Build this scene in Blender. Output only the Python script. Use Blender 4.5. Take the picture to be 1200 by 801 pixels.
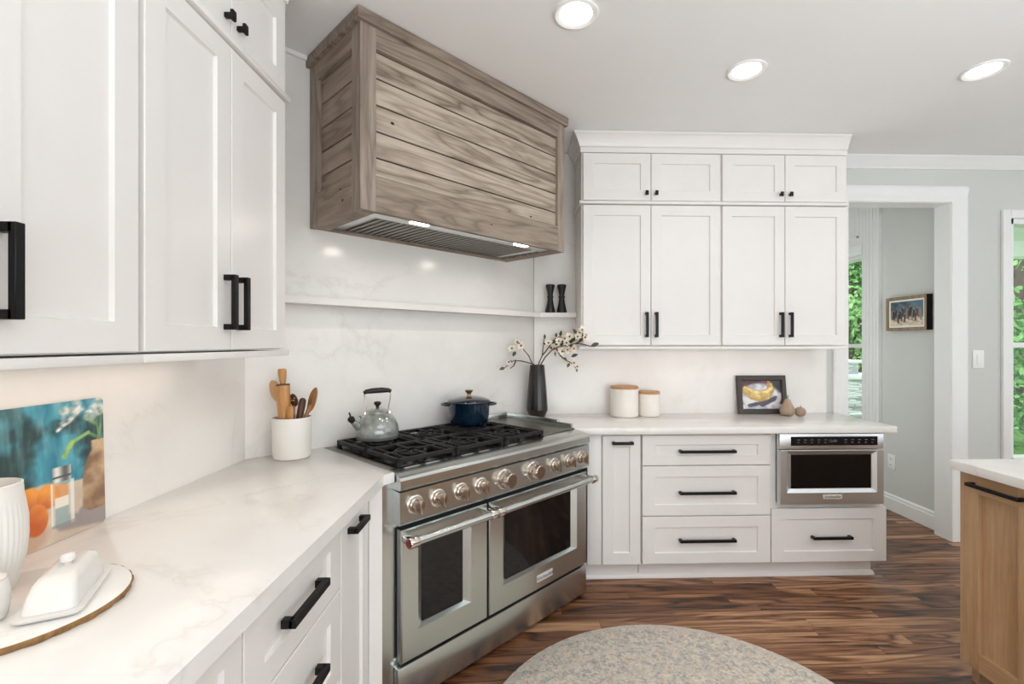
import bpy, bmesh, math, random
from mathutils import Vector, Matrix, noise as mnoise
random.seed(7)
PI = math.pi
S = math.sqrt(.5)
C = bpy.context.scene.collection
for o in list(bpy.data.objects):
    bpy.data.objects.remove(o)

# ---------------------------------------------------------------- camera, light, exposure
FPX, CX, CY, YAW = 557.5, 625.7, 401.65, 0.0308
cam_d = bpy.data.cameras.new('camera')
cam = bpy.data.objects.new('camera', cam_d)
C.objects.link(cam)
cam_d.sensor_fit = 'HORIZONTAL'
cam_d.sensor_width = 36
cam_d.lens = FPX / 1200 * 36
cam_d.shift_x = -(CX - 600) / 1200
cam_d.shift_y = (CY - 400.5) / 1200
cam_d.clip_start = .02
cam.location = (0, 0, 1.40)
cam.rotation_euler = (PI / 2, 0, -YAW)
bpy.context.scene.camera = cam

sc = bpy.context.scene
sc.view_settings.view_transform = 'Standard'
sc.view_settings.look = 'None'
sc.view_settings.gamma = 1
sc.view_settings.use_curve_mapping = False
sc.view_settings.exposure = 0.0
try:
    sc.cycles.use_denoising = True
    sc.cycles.max_bounces = 10
    sc.cycles.diffuse_bounces = 6
    sc.cycles.glossy_bounces = 5
    sc.cycles.transmission_bounces = 8
    sc.cycles.caustics_reflective = False
    sc.cycles.caustics_refractive = False
    sc.cycles.sample_clamp_indirect = 6
except Exception:
    pass

world = bpy.data.worlds.new('sky')
sc.world = world
world.use_nodes = True
_bg = world.node_tree.nodes['Background']
_bg.inputs[0].default_value = (.86, .94, 1.0, 1)
_bg.inputs[1].default_value = 3.0


def area(name, loc, rot, sx, sy, power, col=(1, 1, 1)):
    d = bpy.data.lights.new(name, 'AREA')
    d.shape = 'RECTANGLE'
    d.size, d.size_y, d.energy, d.color = sx, sy, power, col
    o = bpy.data.objects.new(name, d)
    C.objects.link(o)
    o.location = loc
    o.rotation_euler = rot
    return o


# daylight from the big windows behind the camera; the right-hand area is added diffuse fill
area('daylight_rear', (2.3, -2.9, .95), (PI / 2, 0, 0), 5.6, 1.8, 106, (.87, .945, 1))
area('right_fill', (5.2, .4, 1.5), (PI / 2, 0, PI / 2), 4.0, 2.2, 30, (.86, .94, 1))
# made-up fill behind the camera, facing up to brighten the ceiling
area('ceiling_fill', (1.5, -.75, 1.6), (PI, 0, 0), 2.2, 1.2, 104, (.87, .945, 1))
area('hall_fill', (2.04, 4.1, 1.35), (PI / 2, 0, -PI / 2), 1.2, 2.2, 8.5, (.95, .98, 1))  # added fill that brightens the hall; no window on this side


# ---------------------------------------------------------------- materials
def lin(c):
    return tuple((x / 255 / 12.92 if x / 255 <= .04045 else ((x / 255 + .055) / 1.055) ** 2.4) for x in c)


class NT:
    """small node-graph helper"""
    def __init__(self, name):
        self.m = bpy.data.materials.new(name)
        self.m.use_nodes = True
        self.t = self.m.node_tree
        self.b = self.t.nodes['Principled BSDF']

    def n(self, typ, **kw):
        x = self.t.nodes.new(typ)
        for k, v in kw.items():
            setattr(x, k, v)
        return x

    def put(self, sock, v):
        if isinstance(v, bpy.types.NodeSocket):
            self.t.links.new(v, sock)
        else:
            if hasattr(sock, 'default_value'):
                try:
                    sock.default_value = v
                except Exception:
                    sock.default_value = (*v, 1)

    def math(self, op, a, b=0.0, c=None):
        x = self.n('ShaderNodeMath', operation=op)
        self.put(x.inputs[0], a)
        self.put(x.inputs[1], b)
        if c is not None:
            self.put(x.inputs[2], c)
        return x.outputs[0]

    def coord(self):
        return self.n('ShaderNodeTexCoord').outputs['Object']

    def mapped(self, scale=(1, 1, 1), loc=(0, 0, 0), rot=(0, 0, 0), vec=None):
        x = self.n('ShaderNodeMapping')
        self.put(x.inputs[0], vec or self.coord())
        x.inputs[1].default_value = loc
        x.inputs[2].default_value = rot
        x.inputs[3].default_value = scale
        return x.outputs[0]

    def xyz(self, vec):
        x = self.n('ShaderNodeSeparateXYZ')
        self.put(x.inputs[0], vec)
        return x.outputs

    def vec(self, x=0, y=0, z=0):
        k = self.n('ShaderNodeCombineXYZ')
        for i, v in enumerate((x, y, z)):
            self.put(k.inputs[i], v)
        return k.outputs[0]

    def noise(self, vec, scale=5, detail=3, rough=.5, dist=0, out='Fac'):
        x = self.n('ShaderNodeTexNoise')
        self.put(x.inputs['Vector'], vec)
        x.inputs['Scale'].default_value = scale
        x.inputs['Detail'].default_value = detail
        x.inputs['Roughness'].default_value = rough
        x.inputs['Distortion'].default_value = dist
        return x.outputs[out]

    def white(self, vec):
        x = self.n('ShaderNodeTexWhiteNoise', noise_dimensions='3D')
        self.put(x.inputs['Vector'], vec)
        return x.outputs['Value']

    def ramp(self, fac, stops):
        x = self.n('ShaderNodeValToRGB')
        e = x.color_ramp.elements
        while len(e) < len(stops):
            e.new(.5)
        for i, (p, c) in enumerate(stops):
            e[i].position = p
            e[i].color = (*c, 1) if len(c) == 3 else c
        self.put(x.inputs[0], fac)
        return x.outputs[0]

    def mix(self, fac, a, b, mode='MIX'):
        x = self.n('ShaderNodeMix', data_type='RGBA', blend_type=mode)
        self.put(x.inputs[0], fac)
        self.put(x.inputs[6], a)
        self.put(x.inputs[7], b)
        return x.outputs[2]

    def bump(self, h, strength=.2, dist=.01):
        x = self.n('ShaderNodeBump')
        x.inputs['Strength'].default_value = strength
        x.inputs['Distance'].default_value = dist
        self.put(x.inputs['Height'], h)
        self.t.links.new(x.outputs[0], self.b.inputs['Normal'])

    def base(self, v):
        if not isinstance(v, bpy.types.NodeSocket):
            v = (*v[:3], 1)
        self.put(self.b.inputs['Base Color'], v)

    def set(self, **kw):
        for k, v in kw.items():
            self.put(self.b.inputs[k], v)
        return self.m


def plain(name, c, rough=.5, metal=0, var=.05, scale=18, bump=0, **kw):
    """paint / ceramic / plastic with a slight procedural tone variation"""
    t = NT(name)
    c = lin(c)
    f = t.noise(t.coord(), scale, 3)
    lo = tuple(x * (1 - var) for x in c)
    hi = tuple(min(1, x * (1 + var)) for x in c)
    t.base(t.ramp(f, [(.3, lo), (.7, hi)]))
    if bump:
        t.bump(t.noise(t.coord(), scale * 14, 2), bump, .002)
    t.set(Roughness=rough, Metallic=metal)
    for k, v in kw.items():
        t.put(t.b.inputs[k.replace('_', ' ')], v)
    return t.m


def steel(name, c=(208, 213, 211), rough=.25, axis='x'):
    t = NT(name)
    s = {'x': (1.5, 60, 260), 'z': (260, 60, 1.5), 'y': (260, 1.5, 60)}[axis]
    f = t.noise(t.mapped(s), 1.0, 4, .6)
    c = lin(c)
    t.base(t.ramp(f, [(.3, tuple(x * .96 for x in c)), (.7, c)]))
    rr = t.n('ShaderNodeMapRange')
    t.put(rr.inputs[0], f)
    rr.inputs[3].default_value = rough - .02
    rr.inputs[4].default_value = rough + .04
    cloud = t.noise(t.coord(), 3.2, 2, .5)
    t.bump(cloud, .03, .02)
    return t.set(Metallic=1.0, Roughness=rr.outputs[0])


def wood(name, cols, axis='x', rough=.5, plank=0, plank_off=0.0, lines=0.0, ring=1.0, spec=.4, ringscale=7.0, zoom=1.0):
    """grain along the given local axis; plank > 0 gives each board of that height (local z) its own tone"""
    t = NT(name)
    co = t.coord()
    x, y, z = t.xyz(co)
    if plank:
        row = t.math('FLOOR', t.math('DIVIDE', t.math('SUBTRACT', z, plank_off), plank))
        rnd = t.white(t.vec(row, 3.7, 1.1))
        co2 = t.vec(t.math('ADD', x, t.math('MULTIPLY', rnd, 7.0)), t.math('ADD', y, t.math('MULTIPLY', rnd, 3.0)), z)
    else:
        rnd = None
        co2 = co
    k = {'x': (1.1, 9, 9), 'z': (9, 9, 1.1), 'y': (9, 1.1, 9)}[axis]
    k = tuple(v * zoom for v in k)
    mp = t.mapped(k, vec=co2)
    big = t.noise(mp, 1.0, 3, .5, .4)
    rings = t.math('FRACT', t.math('MULTIPLY', big, ringscale * ring))
    rings = t.math('ABSOLUTE', t.math('SUBTRACT', rings, .5))
    k2 = {'x': (5, 90, 90), 'z': (90, 90, 5), 'y': (90, 5, 90)}[axis]
    fine = t.noise(t.mapped(tuple(v * zoom for v in k2), vec=co2), 1.0, 3, .65)
    f = t.math('ADD', t.math('MULTIPLY', rings, .62), t.math('MULTIPLY', fine, .85))
    f = t.math('ADD', f, t.math('MULTIPLY', t.math('SUBTRACT', big, .5), .22))
    line = t.ramp(rings, [(0.0, (1, 1, 1)), (.08, (.5, .5, .5)), (.2, (0, 0, 0))])
    f = t.math('SUBTRACT', f, t.math('MULTIPLY', t.math('MULTIPLY', line, lines), t.ramp(fine, [(.35, (0, 0, 0)), (.6, (1, 1, 1))])))
    f = t.math('ADD', f, lines * .12)
    if rnd is not None:
        f = t.math('ADD', f, t.math('MULTIPLY', t.math('SUBTRACT', rnd, .5), .28))
    cl = [lin(c) for c in cols]
    st = [(.18 + .66 * i / (len(cl) - 1), c) for i, c in enumerate(cl)]
    col = t.ramp(f, st)
    t.base(col)
    t.bump(f, .12, .004)
    t.set(Roughness=rough)
    t.put(t.b.inputs['Specular IOR Level'], spec)
    return t.m


def quartz(name, warm=0.0):
    t = NT(name)
    co = t.coord()
    base = lin((236, 233, 229))
    v1 = t.noise(t.mapped((1, 1, 1.0), rot=(.4, .3, .7), vec=co), 1.25, 6, .55, .55)
    vein = t.math('ABSOLUTE', t.math('SUBTRACT', v1, .5))
    brk = t.noise(co, 2.6, 2)
    v = t.ramp(vein, [(0.0, (1, 1, 1)), (.008, (.35, .35, .35)), (.03, (0, 0, 0))])
    v = t.math('MULTIPLY', v, t.ramp(brk, [(.46, (0, 0, 0)), (.62, (1, 1, 1))]))
    cloud = t.noise(co, 2.1, 4, .6, .3)
    c = t.mix(t.ramp(cloud, [(.40, (0, 0, 0)), (.72, (.30, .30, .30))]), base, lin((205, 202, 199)))
    c = t.mix(t.math('MULTIPLY', v, .2), c, lin((176, 166, 156)))
    t.base(c)
    return t.set(Roughness=.18)


def floor_mat():
    t = NT('oak_floorboards')
    x, y, z = t.xyz(t.coord())
    W, L = .072, 1.05
    row = t.math('FLOOR', t.math('DIVIDE', y, W))
    off = t.math('MULTIPLY', t.white(t.vec(row, 1.3, .4)), 7.0)
    xo = t.math('ADD', x, off)
    pl = t.math('FLOOR', t.math('DIVIDE', xo, L))
    rnd = t.white(t.vec(row, pl, 2.2))
    vec = t.vec(t.math('ADD', xo, t.math('MULTIPLY', rnd, 9.0)), y, t.math('MULTIPLY', rnd, 5.0))
    big = t.noise(t.mapped((1.3, 11, 1), vec=vec), 1.0, 2, .5, .6)
    rings = t.math('ABSOLUTE', t.math('SUBTRACT', t.math('FRACT', t.math('MULTIPLY', big, 5.0)), .5))
    fine = t.noise(t.mapped((4, 85, 1), vec=vec), 1.0, 4, .7)
    line = t.ramp(rings, [(0.0, (1, 1, 1)), (.10, (.55, .55, .55)), (.24, (0, 0, 0))])
    line = t.math('MULTIPLY', line, t.ramp(fine, [(.35, (0, 0, 0)), (.6, (1, 1, 1))]))
    f = t.math('ADD', t.math('MULTIPLY', rings, .35), t.math('MULTIPLY', fine, .72))
    f = t.math('SUBTRACT', f, t.math('MULTIPLY', line, .34))
    f = t.math('ADD', f, t.math('MULTIPLY', t.math('SUBTRACT', rnd, .5), .34))
    f = t.math('ADD', f, t.math('MULTIPLY', t.math('SUBTRACT', big, .5), .55))
    col = t.ramp(f, [(.10, lin((44, 26, 16))), (.32, lin((100, 62, 38))), (.54, lin((142, 97, 64))), (.80, lin((192, 150, 113)))])
    # joints between the boards
    fy = t.math('FRACT', t.math('DIVIDE', y, W))
    jy = t.math('LESS_THAN', t.math('ABSOLUTE', t.math('SUBTRACT', t.math('ABSOLUTE', t.math('SUBTRACT', fy, .5)), .5)), .016)
    fx = t.math('FRACT', t.math('DIVIDE', xo, L))
    jx = t.math('LESS_THAN', fx, .0022)
    j = t.math('MAXIMUM', jy, jx)
    t.base(t.mix(t.math('MULTIPLY', j, .55), col, lin((34, 22, 16))))
    t.bump(t.math('SUBTRACT', t.math('MULTIPLY', f, .25), j), .25, .003)
    return t.set(Roughness=.38)


def rug_mat():
    t = NT('rug_weave')
    co = t.coord()
    x, y, z = t.xyz(co)
    r = t.math('SQRT', t.math('ADD', t.math('MULTIPLY', x, x), t.math('MULTIPLY', y, y)))
    ang = t.math('ARCTAN2', y, x)
    n1 = t.noise(co, 42, 5, .75, .6)
    n2 = t.noise(co, 75, 3, .65)
    n3 = t.noise(t.mapped((1, 1, 1), loc=(4, 2, 0)), 42, 3, .65, 1.0)
    col = t.ramp(n1, [(.34, lin((146, 152, 155))), (.45, lin((194, 188, 178))), (.54, lin((222, 211, 195))), (.66, lin((230, 216, 196)))])
    col = t.mix(t.math('MULTIPLY', t.ramp(n3, [(.56, (0, 0, 0)), (.66, (1, 1, 1))]), .55), col, lin((214, 172, 136)))
    col = t.mix(t.math('MULTIPLY', t.ramp(n2, [(.5, (0, 0, 0)), (.7, (1, 1, 1))]), .5), col, lin((132, 136, 136)))
    # scalloped border bands
    rr = t.math('ADD', r, t.math('MULTIPLY', t.math('SINE', t.math('MULTIPLY', ang, 40.0)), .008))
    for rad, w, c, a in ((.742, .012, (206, 198, 184), .7), (.60, .007, (214, 206, 194), .6), (.44, .010, (204, 194, 180), .5)):
        m = t.math('LESS_THAN', t.math('ABSOLUTE', t.math('SUBTRACT', rr, rad)), w)
        col = t.mix(t.math('MULTIPLY', m, a), col, lin(c))
    t.base(col)
    t.bump(t.noise(co, 320, 2), .5, .004)
    return t.set(Roughness=.95)


def emit(name, c, s):
    t = NT(name)
    t.base((.9, .9, .9))
    f = t.noise(t.coord(), 30, 1)
    t.put(t.b.inputs['Emission Color'], t.ramp(f, [(0, c), (1, c)]))
    t.put(t.b.inputs['Emission Strength'], s)
    return t.m


def painted(name, rough=.35):
    t = NT(name)
    a = t.n('ShaderNodeVertexColor', layer_name='paint')
    f = t.noise(t.mapped((60, 60, 25)), 1.0, 3)
    t.base(t.mix(t.math('MULTIPLY', t.math('SUBTRACT', f, .35), .10), a.outputs[0], (.75, .75, .75)))
    return t.set(Roughness=rough)


def leafy(name, c1, c2, c3):
    t = NT(name)
    f = t.noise(t.coord(), 3.0, 4, .6)
    t.base(t.ramp(f, [(.3, lin(c1)), (.5, lin(c2)), (.7, lin(c3))]))
    t.set(Roughness=.6)
    t.put(t.b.inputs['Subsurface Weight'], 0.0)
    return t.m


def glass(name, tint=(1, 1, 1), rough=0):
    t = NT(name)
    tr = t.n('ShaderNodeBsdfTransparent')
    gl = t.n('ShaderNodeBsdfGlossy')
    gl.inputs['Roughness'].default_value = .02
    tr.inputs[0].default_value = (*tint, 1)
    mx = t.n('ShaderNodeMixShader')
    mx.inputs[0].default_value = .025
    t.t.links.new(tr.outputs[0], mx.inputs[1])
    t.t.links.new(gl.outputs[0], mx.inputs[2])
    t.t.links.new(mx.outputs[0], t.t.nodes['Material Output'].inputs[0])
    return t.m


def stone_mat():
    t = NT('stacked_stone')
    v = t.n('ShaderNodeTexVoronoi', feature='DISTANCE_TO_EDGE')
    t.put(v.inputs['Vector'], t.mapped((3.4, 3.4, 22)))
    v.inputs['Scale'].default_value = 1.3
    v2 = t.n('ShaderNodeTexVoronoi')
    t.put(v2.inputs['Vector'], t.mapped((3.4, 3.4, 22)))
    v2.inputs['Scale'].default_value = 1.3
    g = t.xyz(v2.outputs['Color'])[0]
    c = t.ramp(g, [(0, lin((150, 150, 152))), (.5, lin((205, 205, 205))), (1, lin((240, 240, 240)))])
    e = t.ramp(v.outputs['Distance'], [(0, (1, 1, 1)), (.06, (0, 0, 0))])
    t.base(t.mix(e, c, lin((120, 120, 122))))
    t.bump(v.outputs['Distance'], .6, .05)
    return t.set(Roughness=.85)


M = {}
M['cab'] = plain('white_cabinet_paint', (231, 227, 224), .32, var=.012, scale=6)
M['ceil'] = plain('ceiling_paint', (240, 240, 239), .9, var=.01, scale=3)
M['wall'] = plain('grey_wall_paint', (207, 208, 204), .8, var=.015, scale=3)
M['trim'] = plain('trim_paint', (236, 236, 234), .4, var=.012, scale=5)
M['quartz'] = quartz('veined_quartz')
M['floor'] = floor_mat()
M['black'] = plain('black_metal', (26, 25, 25), .42, .6, var=.1, scale=40)
M['iron'] = plain('cast_iron', (30, 28, 27), .55, .3, var=.18, scale=60, bump=.3)
M['enamel_black'] = plain('black_enamel', (20, 19, 19), .25, var=.1)
M['gap'] = plain('gap_shade', (16, 15, 15), .7, var=.1)  # near-black colour standing in for shade in gaps and slots
M['steel_x'] = steel('brushed_steel', axis='x')
M['steel_m'] = steel('microwave_steel', (226, 229, 230), .36, axis='x')
M['steel_z'] = steel('brushed_steel_upright', axis='z')
M['steel_d'] = steel('griddle_steel', (142, 137, 130), .36, axis='x')
M['chrome'] = steel('polished_steel', (214, 208, 200), .13, axis='x')
M['knob'] = steel('knob_steel', (182, 166, 152), .2, axis='z')
M['ovenglass'] = plain('dark_oven_glass', (12, 12, 14), .06, var=.2, scale=4)
M['hood_x'] = wood('weathered_oak_boards', [(92, 79, 69), (143, 128, 113), (165, 150, 135), (186, 171, 155)], 'x', .55, plank=.1065, plank_off=.0095, ring=.8, lines=.30)
M['hood_rx'] = wood('weathered_oak_rail', [(100, 87, 76), (126, 111, 98), (142, 127, 113), (158, 143, 128)], 'x', .55, ring=1.0, lines=.22)
M['hood_rz'] = wood('weathered_oak_stile', [(106, 94, 84), (132, 118, 106), (148, 134, 121), (162, 148, 134)], 'z', .55, ring=.8, lines=.22)
M['hood_ry'] = wood('weathered_oak_side', [(112, 96, 83), (134, 117, 102), (150, 133, 117), (164, 146, 129)], 'y', .55, ring=.6, lines=.22)
M['hood_y'] = wood('weathered_oak_side_boards', [(108, 93, 80), (132, 115, 100), (150, 133, 117), (164, 146, 129)], 'y', .55, plank=.1065, plank_off=.0095, ring=.7, lines=.28)
M['groove'] = plain('dark_board_groove', (48, 38, 30), .8, var=.1)
M['knot'] = plain('dark_wood_knot', (44, 32, 25), .7, var=.2)
M['island'] = wood('stained_maple', [(148, 113, 79), (168, 132, 95), (180, 144, 107), (192, 157, 121)], 'z', .4, ring=.3)
M['island_r'] = wood('stained_maple_rail', [(148, 113, 79), (168, 132, 95), (180, 144, 107), (192, 157, 121)], 'x', .4, ring=.3)
M['rug'] = rug_mat()
M['lens'] = emit('lamp_lens', (1, .97, .92), 9)
M['led'] = emit('hood_led', (1, .93, .8), 14)
M['white_cer'] = plain('white_ceramic', (222, 219, 215), .18, var=.012)
M['white_mat'] = plain('matt_white_ceramic', (224, 220, 214), .45, var=.015)
M['jar'] = plain('cream_stoneware', (232, 226, 218), .4, var=.02)
M['lidwood'] = wood('bamboo_lid', [(158, 112, 70), (182, 136, 90), (198, 153, 106)], 'x', .45, ring=.4)
M['w_honey'] = wood('honey_wood', [(166, 112, 58), (190, 136, 78), (206, 156, 98)], 'z', .42, ring=.5)
M['w_mid'] = wood('olive_wood', [(116, 78, 44), (154, 108, 66), (184, 140, 94)], 'z', .42)
M['w_dark'] = wood('walnut_wood', [(50, 32, 24), (74, 48, 34), (96, 64, 46)], 'z', .42)
M['w_pale'] = wood('beech_wood', [(182, 140, 94), (200, 160, 114), (212, 176, 132)], 'z', .42, ring=.4)
M['kettle'] = plain('grey_kettle_enamel', (146, 149, 144), .14, .2, var=.28, scale=30, Coat_Weight=.7)
M['kettle_rim'] = plain('grey_kettle_base', (98, 102, 99), .25, var=.05)
M['blue'] = plain('navy_pot_enamel', (7, 30, 46), .14, var=.3, scale=6, Coat_Weight=.7)
M['brass'] = plain('aged_brass', (168, 140, 96), .28, 1.0, var=.08)
M['vase'] = plain('black_vase_glaze', (26, 22, 21), .22, var=.12, scale=14)
M['black_wood'] = plain('black_turned_wood', (18, 17, 17), .45, var=.1)
M['bark'] = plain('brown_twig', (98, 68, 50), .7, var=.2, scale=60)
M['leaf'] = leafy('twig_leaf', (52, 66, 40), (74, 90, 56), (98, 108, 74))
M['petal'] = plain('cream_petal', (240, 232, 216), .6, var=.05, scale=30)
M['stamen'] = plain('brown_flower_centre', (128, 84, 50), .7, var=.2, scale=80)
M['paint_a'] = painted('still_life_paint', .45)
M['paint_b'] = painted('banana_paint', .4)
M['paint_c'] = painted('crowd_paint', .4)
M['frame_dark'] = plain('dark_frame_wood', (62, 54, 49), .45, var=.08)
M['frame_oak'] = wood('hall_frame_wood', [(106, 88, 66), (138, 116, 90), (160, 138, 110)], 'z', .5)
M['mat_board'] = plain('picture_mount', (232, 228, 218), .8, var=.01)
M['pear'] = wood('carved_pale_wood', [(142, 120, 102), (160, 138, 118), (176, 155, 135)], 'z', .6, ring=.6)
M['barkedge'] = plain('rough_tray_edge', (150, 112, 66), .8, var=.35, scale=70, bump=.8)
M['marble_tray'] = quartz('tray_marble')
M['plastic'] = plain('white_plastic', (238, 238, 234), .35, var=.01)
M['red'] = plain('dark_red_medallion', (122, 34, 26), .3, var=.1)
M['badge'] = plain('badge_plate', (222, 220, 216), .3, .3, var=.03)
M['ink'] = plain('badge_lettering', (40, 38, 38), .5, var=.05)
M['display'] = plain('display_glass', (22, 22, 25), .1, var=.15)
M['glow_text'] = plain('display_lettering', (120, 124, 128), .4, var=.05)
M['pane'] = glass('clear_pane', (.97, .99, .98))
M['stone'] = stone_mat()
M['cap'] = plain('pale_stone_cap', (222, 222, 220), .8, var=.06, scale=8)
M['grass'] = leafy('grass_blades', (84, 122, 58), (108, 148, 76), (140, 172, 104))
M['tree1'] = leafy('tree_leaves_deep', (64, 110, 52), (98, 150, 78), (150, 192, 122))
M['tree2'] = leafy('tree_leaves_light', (92, 138, 72), (128, 172, 100), (176, 206, 146))
M['trunk'] = plain('tree_bark', (98, 84, 70), .9, var=.25, scale=14)
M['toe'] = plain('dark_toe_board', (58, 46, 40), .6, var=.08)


# ---------------------------------------------------------------- mesh helpers
class MB:
    def __init__(self):
        self.bm = bmesh.new()
        self.mi = 0

    def face(self, vs):
        try:
            f = self.bm.faces.new(vs)
            f.material_index = self.mi
            return f
        except ValueError:
            return None

    def box(self, x0, x1, y0, y1, z0, z1, bev=0.0, seg=2):
        vs = [self.bm.verts.new((x, y, z)) for x in (x0, x1) for y in (y0, y1) for z in (z0, z1)]
        q = [(0, 1, 3, 2), (4, 6, 7, 5), (0, 4, 5, 1), (2, 3, 7, 6), (0, 2, 6, 4), (1, 5, 7, 3)]
        fs = [self.face([vs[i] for i in k]) for k in q]
        if bev:
            es = list({e for f in fs for e in f.edges})
            r = bmesh.ops.bevel(self.bm, geom=es, offset=bev, segments=seg, profile=.5, affect='EDGES')
            for f in r['faces']:
                f.material_index = self.mi
        return self

    def prism(self, poly, z0, z1, bev=0.0, seg=2):
        lo = [self.bm.verts.new((p[0], p[1], z0)) for p in poly]
        hi = [self.bm.verts.new((p[0], p[1], z1)) for p in poly]
        n = len(poly)
        fs = [self.face(list(reversed(lo))), self.face(hi)]
        for i in range(n):
            j = (i + 1) % n
            fs.append(self.face([lo[i], lo[j], hi[j], hi[i]]))
        if bev:
            es = list(fs[1].edges) + list(fs[0].edges)
            r = bmesh.ops.bevel(self.bm, geom=es, offset=bev, segments=seg, profile=.5, affect='EDGES')
            for f in r['faces']:
                f.material_index = self.mi
        return self

    def prism_y(self, poly, y0, y1):
        """outline in x-z, extruded along y"""
        a = [self.bm.verts.new((p[0], y0, p[1])) for p in poly]
        b = [self.bm.verts.new((p[0], y1, p[1])) for p in poly]
        n = len(poly)
        self.face(a)
        self.face(list(reversed(b)))
        for i in range(n):
            j = (i + 1) % n
            self.face([a[j], a[i], b[i], b[j]])
        return self

    def rings(self, rings, closed_ring=True, caps=(True, True)):
        rv = [[self.bm.verts.new(p) for p in r] for r in rings]
        for a, b in zip(rv, rv[1:]):
            n = len(a)
            for i in range(n if closed_ring else n - 1):
                j = (i + 1) % n
                self.face([a[i], a[j], b[j], b[i]])
        if caps[0]:
            self.face(list(reversed(rv[0])))
        if caps[1]:
            self.face(rv[-1])
        return self

    def lathe(self, prof, seg=32, c=(0, 0, 0), axis='z', caps=(True, True), squash=(1, 1)):
        rs = []
        for r, h in prof:
            ring = []
            for i in range(seg):
                a = 2 * PI * i / seg
                px, py = r * math.cos(a) * squash[0], r * math.sin(a) * squash[1]
                if axis == 'z':
                    p = (c[0] + px, c[1] + py, c[2] + h)
                elif axis == 'y':     # h runs towards -y
                    p = (c[0] + px, c[1] - h, c[2] + py)
                else:                 # x
                    p = (c[0] + h, c[1] + px, c[2] + py)
                ring.append(p)
            rs.append(ring)
        return self.rings(rs, caps=caps)

    def tube(self, pts, rad, seg=10, closed=False, flat=1.0):
        pts = [Vector(p) for p in pts]
        n = len(pts)
        if not isinstance(rad, (list, tuple)):
            rad = [rad] * n
        up = Vector((0, 0, 1))
        t0 = (pts[1] - pts[0]).normalized()
        if abs(t0.dot(up)) > .95:
            up = Vector((0, 1, 0))
        nrm = (up - t0 * up.dot(t0)).normalized()
        rs = []
        for i, p in enumerate(pts):
            if closed:
                t = (pts[(i + 1) % n] - pts[i - 1]).normalized()
            else:
                t = (pts[min(i + 1, n - 1)] - pts[max(i - 1, 0)]).normalized()
            nrm = (nrm - t * nrm.dot(t)).normalized()
            b = t.cross(nrm)
            rs.append([p + (nrm * math.cos(2 * PI * k / seg) * flat + b * math.sin(2 * PI * k / seg)) * rad[i] for k in range(seg)])
        if closed:
            rs.append(rs[0])
            return self.rings(rs, caps=(False, False))
        return self.rings(rs)

    def sweep(self, path, prof, closed=False):
        """profile [(out, z)] swept along an x-y polyline; 'out' is measured to the right of travel"""
        n = len(path)
        P = [Vector(p) for p in path]
        rs = []
        for i in range(n):
            if closed or 0 < i < n - 1:
                d0 = (P[i] - P[i - 1]).normalized()
                d1 = (P[(i + 1) % n] - P[i]).normalized()
            elif i == 0:
                d0 = d1 = (P[1] - P[0]).normalized()
            else:
                d0 = d1 = (P[-1] - P[-2]).normalized()
            n0, n1 = Vector((d0.y, -d0.x)), Vector((d1.y, -d1.x))
            m = (n0 + n1)
            m = m / max(.2, (1 + n0.dot(n1)))
            rs.append([(P[i].x + m.x * o, P[i].y + m.y * o, z) for o, z in prof])
        if closed:
            rs.append(rs[0])
        return self.rings(rs, caps=(not closed, not closed))

    def shaker(self, x0, x1, z0, z1, inner, y=0.0, th=.02, rec=.009, slope=.004, eb=.0018, fill=True, slope_b=None):
        """a flat frame around a recessed panel, facing -y; inner = (ix0, ix1, iz0, iz1)"""
        def rect(a, b, c, d, yy):
            return [self.bm.verts.new(p) for p in ((a, yy, c), (b, yy, c), (b, yy, d), (a, yy, d))]
        ix0, ix1, iz0, iz1 = inner
        R = [rect(x0, x1, z0, z1, y + th), rect(x0, x1, z0, z1, y + eb), rect(x0 + eb, x1 - eb, z0 + eb, z1 - eb, y),
             rect(ix0, ix1, iz0, iz1, y), rect(ix0 + slope, ix1 - slope, iz0 + (slope_b or slope), iz1 - (slope_b or slope), y + rec)]
        self.face(list(reversed(R[0])))
        for a, b in zip(R, R[1:]):
            for i in range(4):
                j = (i + 1) % 4
                self.face([a[i], a[j], b[j], b[i]])
        if fill:
            self.face(R[-1])
        return self

    def build(self, name, mat, parent=None, smooth=40, sub=0):
        bm = self.bm
        bmesh.ops.recalc_face_normals(bm, faces=bm.faces)
        me = bpy.data.meshes.new(name)
        bm.to_mesh(me)
        bm.free()
        for m in (mat if isinstance(mat, (list, tuple)) else [mat]):
            me.materials.append(m)
        if smooth:
            for p in me.polygons:
                p.use_smooth = True
            me.set_sharp_from_angle(angle=math.radians(smooth))
        o = bpy.data.objects.new(name, me)
        C.objects.link(o)
        if parent:
            o.parent = parent
        if sub:
            md = o.modifiers.new('sub', 'SUBSURF')
            md.levels = md.render_levels = sub
        return o


def tag(o, label, cat, group=None):
    o['label'] = label
    o['category'] = cat
    if group:
        o['group'] = group
    return o


def root(name, label, cat, loc=(0, 0, 0), rz=0.0, group=None):
    o = bpy.data.objects.new(name, None)
    o.empty_display_size = .05
    C.objects.link(o)
    o.location = loc
    o.rotation_euler = (0, 0, rz)
    return tag(o, label, cat, group)


def struct(o):
    o['kind'] = 'structure'
    return o


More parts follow.
